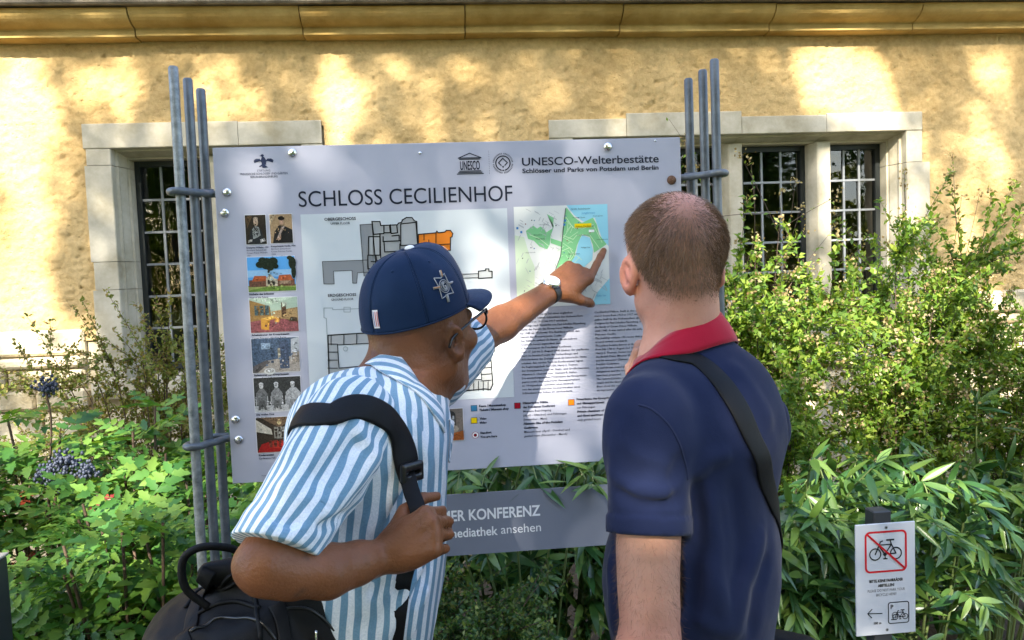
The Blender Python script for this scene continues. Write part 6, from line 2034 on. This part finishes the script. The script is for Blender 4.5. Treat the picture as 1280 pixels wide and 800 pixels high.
def laurel(base, label, n_stems, height, spread, seed, lean=(0, -.2), group="spreading laurel bushes", leafL=(.095, .140), sprigs=()):
    r = random.Random(seed)
    b = Bush("laurel_bush", base, label, "bush", group)
    for k in range(n_stems):
        a = r.uniform(0, 2*math.pi); rr = math.sqrt(r.random())
        h = height*r.uniform(.45, 1.05)
        tip = np.array([base[0]+spread[0]*rr*math.cos(a)+lean[0]*h, base[1]+spread[1]*rr*math.sin(a)+lean[1]*h, h])
        st = np.array([base[0]+.12*math.cos(a)*rr, base[1]+.12*math.sin(a)*rr, -.02])
        ctrl = st*.45+tip*.55; ctrl[2] = h*r.uniform(.75, 1.0)
        end = tip.copy(); end[2] = h*r.uniform(.72, .98)
        pts = spline([st, ctrl*.6+st*.4, ctrl, end], 26)
        b.stem(pts[::2], .006, .002)
        T = norm(np.gradient(pts, axis=0))
        s = 7+r.random()*2
        side = 1
        while s < 25.9:
            i = int(s); p = pts[i]; t = T[i]
            side = -side
            lat = norm(np.cross(t, Z0)+1e-6)*side
            if r.random() < .35: lat = norm(lat*.4+Z0*r.uniform(-.6, 1.0)+np.array([r.uniform(-.6, .6), -.5, 0]))
            fwd = norm(t*r.uniform(.35, .9)+lat*r.uniform(.6, 1.0)+Z0*r.uniform(-.75, .25))
            up = norm(Z0*r.uniform(.5, 1)+np.array([r.uniform(-.5, .5), -r.uniform(.0, .7), 0]))
            b.leaf(r.choice(lau), p, fwd, up, r.uniform(*leafL)*(.75+.25*math.sin((s-6)/20*math.pi)), r.uniform(-.4, .4))
            s += r.uniform(.42, .75)
        b.leaf(r.choice(lau), pts[-1], norm(T[-1]+Z0*.2), Z0, r.uniform(.06, .09))
    for tx, ty, tz in sprigs:                     # shoots that lean over the strip sign
        pts = spline([(base[0]+.3*(tx-base[0]), base[1]-.05, .2), (tx-.02, 2.10, .95), (tx, 1.92, tz+.035), (tx+r.uniform(-.05, .05), ty, tz)], 24)
        b.stem(pts[::2], .004, .0015)
        T = norm(np.gradient(pts, axis=0))
        for i in range(15, 24):
            for side in (-1, 1):
                if r.random() < .5: continue
                lat = norm(np.cross(T[i], Z0))*side
                b.leaf(r.choice(lau), pts[i], norm(T[i]*r.uniform(-.2, 1.0)+lat*r.uniform(.3, 1)+Z0*r.uniform(-.6, .5)), norm(Z0+np.array([r.uniform(-.5, .5), -.4, 0])), r.uniform(.04, .10), r.uniform(-.7, .7))
    b.build(STEMG)
    return b

laurel((1.05, 2.42, 0), "laurel bush with long glossy leaves behind the bicycle sign", 46, .98, (.36, .24), 1, (0, -.12))
laurel((1.62, 2.62, 0), "laurel bush with long narrow leaves at the lower right edge", 46, .98, (.40, .30), 2, (0, -.12))
laurel((2.15, 2.85, 0), "laurel bush reaching out of the picture beside the right plinth", 30, 1.0, (.40, .30), 3, (0, -.1))
laurel((.25, 2.42, 0), "shaded laurel bush below the slate strip sign", 50, 1.26, (.42, .20), 4, (0, -.06), sprigs=((.03, 1.80, 1.105), (.10, 1.80, 1.11), (.30, 1.80, 1.11), (.36, 1.795, 1.105), (.20, 1.81, 1.115)))
laurel((-.22, 2.55, 0), "shaded laurel bush behind the man in the striped shirt", 40, 1.20, (.36, .22), 5, (0, -.06))
laurel((.68, 2.55, 0), "laurel bush between the two men's shirts and the right rods", 36, 1.08, (.34, .22), 6, (0, -.08))

def mahonia(base, label, n, height, spread, seed, leafL=(.15, .22), red=.012):
    r = random.Random(seed)
    b = Bush("mahonia_bush", base, label, "bush", "mahonia bushes on the left")
    for k in range(n):
        a = r.uniform(0, 2*math.pi); rr = math.sqrt(r.random())
        h = height*r.uniform(.40, 1.0)*(1-.18*rr)
        top = np.array([base[0]+spread[0]*rr*math.cos(a), base[1]+spread[1]*rr*math.sin(a), h])
        st = np.array([base[0]+.3*spread[0]*rr*math.cos(a), base[1]+.3*spread[1]*rr*math.sin(a), -.02])
        pts = spline([st, st*.5+top*.5+np.array([r.uniform(-.04, .04), r.uniform(-.04, .04), 0]), top], 10)
        b.stem(pts, .007, .0045)
        m = r.randint(5, 8); a0 = r.uniform(0, 6.28)
        for j in range(m):
            w = a0+j*2.399
            el = r.uniform(-.25, .75)
            fwd = np.array([math.cos(w)*math.cos(el), math.sin(w)*math.cos(el), math.sin(el)])
            p = pts[-1]-Z0*.05*r.random()
            rd = r.random() < red; me = r.choice(mahr) if rd else r.choice(mah)
            b.leaf(me, p, fwd, norm(Z0+np.array([r.uniform(-.3, .3), -.35+r.uniform(-.3, .3), 0])), r.uniform(*leafL)*(.5 if rd else r.choice((.75, 1, 1.1))), r.uniform(-.3, .3))
    b.build(TWIG)
    return b
M1 = mahonia((-.88, 2.42, 0), "bright green mahonia bush beside the left rods", 44, 1.16, (.36, .22), 11)
M2 = mahonia((-1.50, 2.95, 0), "mahonia bush with dark blue berries by the left wall", 44, 1.30, (.42, .28), 12, red=.05)
M5 = mahonia((-1.05, 2.85, 0), 'mahonia bush in front of the brownish barberry twigs', 30, 1.24, (.34, .22), 15, red=.02)
M3 = mahonia((-1.28, 2.32, 0), "low mahonia bush in the lower left corner", 22, .86, (.26, .18), 13, red=.03)
M4 = mahonia((-.42, 2.66, 0), "mahonia bush behind the left end of the large board", 26, 1.12, (.34, .2), 14)

def berries(bush, c, r_, n, seed):
    g = random.Random(seed); parts = []
    for k in range(n):
        p = np.asarray(c)+np.array([g.gauss(0, r_), g.gauss(0, r_*.6), g.gauss(0, r_*.8)])
        q = g.uniform(.0045, .0065)
        V = []; F = []
        for i in range(5):
            a = math.pi*i/4
            for j in range(6): V.append(p+q*np.array([math.sin(a)*math.cos(j*1.047), math.sin(a)*math.sin(j*1.047), math.cos(a)*1.15]))
        F = [(i*6+j, i*6+(j+1) % 6, (i+1)*6+(j+1) % 6, (i+1)*6+j) for i in range(4) for j in range(6)]
        parts.append((V, F))
    V, F = join_vf(parts); o = mk("berry_cluster", V, F, BERRY, bush.root, smooth=True); o["kind"] = "stuff"
berries(M2, onY(58, 484, 2.80), .017, 110, 1); berries(M2, onY(82, 578, 2.66), .022, 120, 2); berries(M2, onY(60, 592, 2.68), .020, 90, 3); berries(M2, onY(108, 590, 2.64), .018, 70, 4)
tube('berry_stalk', spline([(-1.5, 2.95, .7), tuple(onY(64, 540, 2.85)), tuple(onY(58, 492, 2.80))], 12), .004, TWIG, M2.root, 5)

# small leaved shrubs: arching twigs, leaves too small to pick apart
def twiggy(name, base, label, n, height, spread, seed, leafmat, leaf=.022, per=26, flowers=0.0, group=None, lean=(0, -.05), sub=4, upright=.0, thin=1.0, hmin=.5):
    r = np.random.default_rng(seed)
    root = empty(name, base, label, "bush", group)
    stems = []; LP = []; LF = []; FP = []
    for k in range(n):
        a = r.uniform(0, 2*math.pi); rr = math.sqrt(r.random())
        h = height*r.uniform(hmin, 1.0)
        st = np.array([base[0]+.15*spread[0]*rr*math.cos(a), base[1]+.15*spread[1]*rr*math.sin(a), -.02])
        tip = np.array([base[0]+spread[0]*rr*math.cos(a)+lean[0]*h, base[1]+spread[1]*rr*math.sin(a)+lean[1]*h, h])
        mid = st*.5+tip*.5; mid[2] = h*(.62+.25*(1-upright))
        tip[2] = h*(1-(1-upright)*.12*r.random())
        pts = spline([st, mid, tip], 16)
        stems.append(tube_vf(pts, np.linspace(.0035, .001, 16), 4, False))
        T = norm(np.gradient(pts, axis=0))
        for q in range(sub+1):
            if q == 0: br = pts[3:]; bt = T[3:]
            else:
                i = r.integers(3, 15)
                dr = norm(T[i]*.6+r.normal(size=3)*.6+Z0*.25); Ln = height*r.uniform(.10, .26)
                br = spline([pts[i], pts[i]+dr*Ln*.5, pts[i]+dr*Ln+np.array([0, 0, -.04*Ln])], 8); bt = norm(np.gradient(br, axis=0))
                stems.append(tube_vf(br, np.linspace(.0022, .0008, 8), 3, False))
            m = int(per*thin*(1.4 if q == 0 else 1))
            ii = r.uniform(0, len(br)-1.001, m); j = ii.astype(int); f = (ii-j)[:, None]
            LP.append(br[j]*(1-f)+br[j+1]*f+r.normal(size=(m, 3))*.006)
            LF.append(norm(bt[j]*.5+r.normal(size=(m, 3))*.8+np.array([0, -.25, .15])))
            if r.random() < flowers: FP.append(br[-1])
    V, F = join_vf(stems); o = mk("twigs", V, F, TWIG, root, smooth=True); o["kind"] = "stuff"
    P_ = np.vstack(LP); D_ = np.vstack(LF); m = len(P_)
    up = norm(np.array([0, -.35, .9])+r.normal(size=(m, 3))*.5); X = norm(np.cross(D_, up)); Zz = np.cross(X, D_)
    L = leaf*r.uniform(.6, 1.3, m)[:, None]; W = L*.27
    Vv = np.stack([P_, P_+D_*L*.45+X*W+Zz*W*.35, P_+D_*L-Zz*L*.12, P_+D_*L*.45-X*W+Zz*W*.35, P_+D_*L*.5], 1).reshape(-1, 3)
    b = np.arange(m)*5
    Ff = np.vstack([np.stack([b, b+4, b+1], 1), np.stack([b+4, b+2, b+1], 1), np.stack([b, b+3, b+4], 1), np.stack([b+3, b+2, b+4], 1)])
    o = mk("foliage", Vv, Ff, leafmat, root); o["kind"] = "stuff"
    if FP:
        cen = np.array(FP); c = np.repeat(cen, 14, 0)+r.normal(size=(len(cen)*14, 3))*.014
        m = len(c); A = norm(r.normal(size=(m, 3)))*.007; Bv = norm(np.cross(A, r.normal(size=(m, 3))))*.006
        Vv = np.stack([c-A, c+Bv, c+A, c-Bv], 1).reshape(-1, 3)
        Ff = (np.arange(m)*4)[:, None]+np.arange(4)[None]
        o = mk("flower_heads", Vv, Ff, DRYFLOWER, root); o["kind"] = "stuff"
    return root
g_ = "small leaved shrubs below the right window"
twiggy("spirea_bush", (1.30, 3.05, 0), "spirea shrub with faded flower heads left below the right window", 40, 1.66, (.46, .30), 21, SPIREA, .028, 66, .8, g_, sub=7)
twiggy("spirea_bush", (1.95, 3.15, 0), "spirea shrub with faded flower heads in the middle of the right window", 42, 1.72, (.50, .32), 22, SPIREA, .028, 66, .8, g_, sub=7)
twiggy("spirea_bush", (2.55, 3.30, 0), "spirea shrub right below the jamb of the right window", 34, 1.52, (.48, .30), 23, SPIREA, .027, 58, .35, g_, sub=6)
twiggy("rose_bush", (3.10, 3.55, 0), "thin small leaved shrub before the sunlit plinth on the right", 26, 1.46, (.50, .30), 24, SPIREA, .024, 22, .05, g_, sub=6)
twiggy("rose_bush", (2.42, 3.70, 0), "tall bare rose twigs in front of the right window jamb", 6, 2.02, (.40, .12), 25, SPIREA, .022, 7, .6, g_, sub=3, upright=.9, hmin=.8)
twiggy("rose_bush", (1.45, 3.45, 0), "tall thin rose twigs rising before the window mullion", 8, 2.10, (.42, .15), 26, SPIREA, .022, 9, .9, g_, sub=4, upright=.9, hmin=.75)
twiggy("barberry_bush", (-1.30, 3.55, 0), "sparse brownish barberry twigs below the left window", 56, 1.46, (.62, .25), 27, BARBERRY, .019, 80, 0, None, sub=7)
twiggy("box_bush", (.02, 2.02, 0), "low box shrub with tiny leaves under the strip sign", 60, .80, (.26, .13), 28, BOXLEAF, .016, 60, .06, None, sub=7, hmin=.6)
twiggy("box_bush", (-.42, 2.1, 0), "low box shrub with tiny leaves behind the rucksack", 36, .74, (.26, .13), 29, BOXLEAF, .016, 50, 0, None, sub=7, hmin=.6)

b = Bush("daylily_clump", (-1.16, 2.12, 0), "clump of long strap shaped leaves at the lower left corner", "plant")
r_ = random.Random(5)
for k in range(70):
    a = r_.uniform(0, 6.28); el = r_.uniform(.5, 1.35)
    b.leaf(r_.choice(strapl), (-1.16+.10*math.cos(a)*r_.random(), 2.12+.08*math.sin(a)*r_.random(), r_.uniform(0, .45)), (math.cos(a)*math.cos(el), math.sin(a)*math.cos(el), math.sin(el)), Z0, r_.uniform(.28, .46))
b.build(STEMG)
# ------------------------------------------------------------------ trees behind the viewer that cast the dappled shade
E1 = norm(np.cross(LDIR, Z0)); E2 = np.cross(E1, LDIR)
def hole(u, v, Y, ru, rv, soft=1.0):
    c = onY(u, v, Y); k = Y/FPX
    return (c@E1, c@E2, ru*k*math.cos(SUN_AZ), rv*k*math.cos(SUN_EL), soft)
HOLES = [hole(30, 190, WY, 34, 150), hole(20, 380, WY, 40, 70), hole(140, 110, WY, 40, 45, .85), hole(285, 108, WY, 42, 42, .7), hole(425, 130, WY, 20, 75), hole(480, 125, WY, 16, 55, .5),
         hole(537, 135, WY, 14, 42, .8), hole(1060, 100, WY, 68, 55), hole(1100, 220, WY, 62, 95, .9), hole(1035, 280, WY, 14, 70, .9), hole(1235, 150, WY, 32, 105, .8), hole(1200, 290, WY, 22, 70, .7), hole(1170, 110, WY, 14, 40, .5), hole(675, 75, WY, 18, 20, .4),
         hole(1215, 470, WY, 85, 120), hole(1270, 560, WY, 60, 120), hole(60, 430, WY, 60, 45, .95), hole(40, 520, 3.4, 60, 60),
         hole(60, 570, 2.75, 80, 80, 1), hole(175, 590, 2.5, 75, 90, 1), hole(265, 570, 2.4, 36, 75, 1), hole(215, 710, 2.35, 75, 60, .85), hole(70, 720, 2.4, 70, 50, .9),
         hole(1000, 335, 3.2, 90, 65, 1), hole(1110, 400, 3.2, 95, 70, 1), hole(960, 420, 3.0, 65, 65, 1), hole(1050, 480, 3.0, 95, 65, 1), hole(1160, 610, 2.5, 85, 45, 1), hole(1040, 590, 2.45, 60, 36, 1), hole(980, 560, 2.5, 30, 45, .9), hole(1200, 720, 2.3, 50, 40, .8), hole(1000, 650, 2.3, 26, 22, .8), hole(1240, 670, 2.5, 46, 30, .7), hole(1090, 560, 2.5, 40, 22, .6),
         hole(655, 452, BY, 62, 74, 1.0), hole(600, 420, BY, 40, 50, .9), hole(720, 470, BY, 30, 40, .5)]
TREELEAF = leaf_material("lime_leaf", (.045, .10, .018), (.12, .20, .035), .45, .45, .4)
BARK = material("grey_bark", (.10, .08, .06), .9, var=(12, 6, (.06, .048, .035), (.16, .13, .10)), bump=(14, .9, .03))
def tree(name, base, label, crown_pts, trunk_r, limbs, group):
    t = empty(name, base, label, "tree", group)
    parts = []
    for pth, r0, r1 in limbs: parts.append(tube_vf(spline(pth, 18), np.linspace(r0, r1, 18), 9, False))
    V, F = join_vf(parts); mk("trunk", V, F, BARK, t, smooth=True)
    m = len(crown_pts); r = np.random.default_rng(len(name)+m)
    D_ = norm(r.normal(size=(m, 3))+np.array([0, 0, -.3])); up = norm(r.normal(size=(m, 3))); X = norm(np.cross(D_, up)); Zz = np.cross(X, D_)
    L = (r.uniform(.10, .17, m)*(2.2 if name == 'park_tree' else 1))[:, None]
    Vv = np.stack([crown_pts, crown_pts+D_*L*.5+X*L*.36+Zz*L*.08, crown_pts+D_*L, crown_pts+D_*L*.5-X*L*.36+Zz*L*.08], 1).reshape(-1, 3)
    Ff = (np.arange(m)*4)[:, None]+np.arange(4)[None]
    o = mk("crown", Vv, Ff, TREELEAF, t); o["kind"] = "stuff"
    return t
rt_g = np.random.default_rng(5)
N = 92000
s_ = rt_g.uniform(-5.6, 6.6, N); cz = CAM@E2
t_ = rt_g.uniform(-2.2, 5.5, N)
w_ = rt_g.uniform(7.5, 12.5, N)
keep = np.ones(N)
for hs, ht, hx, hy, sf in HOLES:
    q = ((s_-hs)/(hx+.03))**2+((t_-ht)/(hy+.03))**2
    keep *= 1-sf*np.clip((1.25-q)/.35, 0, 1)
ok = rt_g.random(N) < keep
PT = s_[:, None]*E1+t_[:, None]*E2-w_[:, None]*LDIR
PT = PT[ok]
PT = PT[PT[:, 2] > 2.6]
xsplit = -2.2+rt_g.normal(size=len(PT))*.5
for nm, m_, bx_, lab in (("lime_tree", PT[:, 0] < xsplit, -5.0, "lime tree behind the viewer on the left"), ("lime_tree", PT[:, 0] >= xsplit, 1.6, "lime tree behind the viewer on the right")):
    c = PT[m_].mean(0)
    base = (bx_, -9.5, 0)
    limbs = [([(bx_, -9.5, -.1), (bx_+.05, -9.5, 2), (bx_-.05, -9.4, 4.5), (bx_+.1, -9.2, 8.5)], .26, .07)]
    rr_ = random.Random(int(bx_*10))
    for k in range(12):
        z = 3.2+.4*k
        d = PT[m_][rr_.randrange(m_.sum())]
        limbs.append(([(bx_, -9.45, z), tuple(.5*np.array([bx_, -9.45, z+.6])+.5*d), tuple(d)], .07, .015))
    tree(nm, base, lab, PT[m_], .26, limbs, "lime trees behind the viewer")
for k, (x, y, rr_, h) in enumerate(((-13, -19, 4.6, 11), (-5.5, -21, 4.6, 12), (2.5, -21, 4.6, 11.5), (10.5, -19, 4.8, 12))):
    g = np.random.default_rng(60+k); n = 15000
    q = norm(g.normal(size=(n, 3)))*(g.random((n, 1))**.4)*np.array([rr_, rr_, h*.42]); q += .5*np.sin(q[:, ::-1]*2.1)
    q += np.array([x, y, h*.62])
    limbs = [([(x, y, -.1), (x+.1, y, h*.3), (x, y+.1, h*.7), (x, y, h*.95)], .22, .05)]+[([(x, y, h*.3+.3*j), tuple(q[j*700])], .06, .01) for j in range(8)]
    tree("park_tree", (x, y, 0), ("round park tree far behind the viewer on the left", "broad park tree across the lawn behind the viewer", "park tree across the lawn behind the right man", "round park tree far behind the viewer on the right")[k], q, .22, limbs, "park trees across the lawn")

hg = empty("reflection_hedge", (0, -24, 0), "unseen tall hedge added far behind the viewer for the window reflections", "hedge")  # added out of view so the panes reflect green-yellow instead of the bare horizon
g = np.random.default_rng(90); n = 26000
c = np.stack([g.uniform(-26, 26, n), g.uniform(-24.6, -23.4, n), g.uniform(0, 1, n)**.8*4.6], 1)
D_ = norm(g.normal(size=(n, 3))); X = norm(np.cross(D_, g.normal(size=(n, 3)))); L = g.uniform(.25, .42, n)[:, None]
Vv = np.stack([c, c+D_*L*.5+X*L*.34, c+D_*L, c+D_*L*.5-X*L*.34], 1).reshape(-1, 3)
o = mk("foliage", Vv, (np.arange(n)*4)[:, None]+np.arange(4)[None], leaf_material("hedge_leaf", (.08, .13, .02), (.22, .27, .04), .5, .5, .3), hg); o["kind"] = "stuff"
parts = [tube_vf([(x, -24, -.1), (x+.1, -24, 1.5), (x, -24, 3.6)], [.09, .06, .02], 6, False) for x in range(-25, 26, 2)]
V, F = join_vf(parts); o = mk("stems", V, F, BARK, hg, smooth=True); o["kind"] = "stuff"
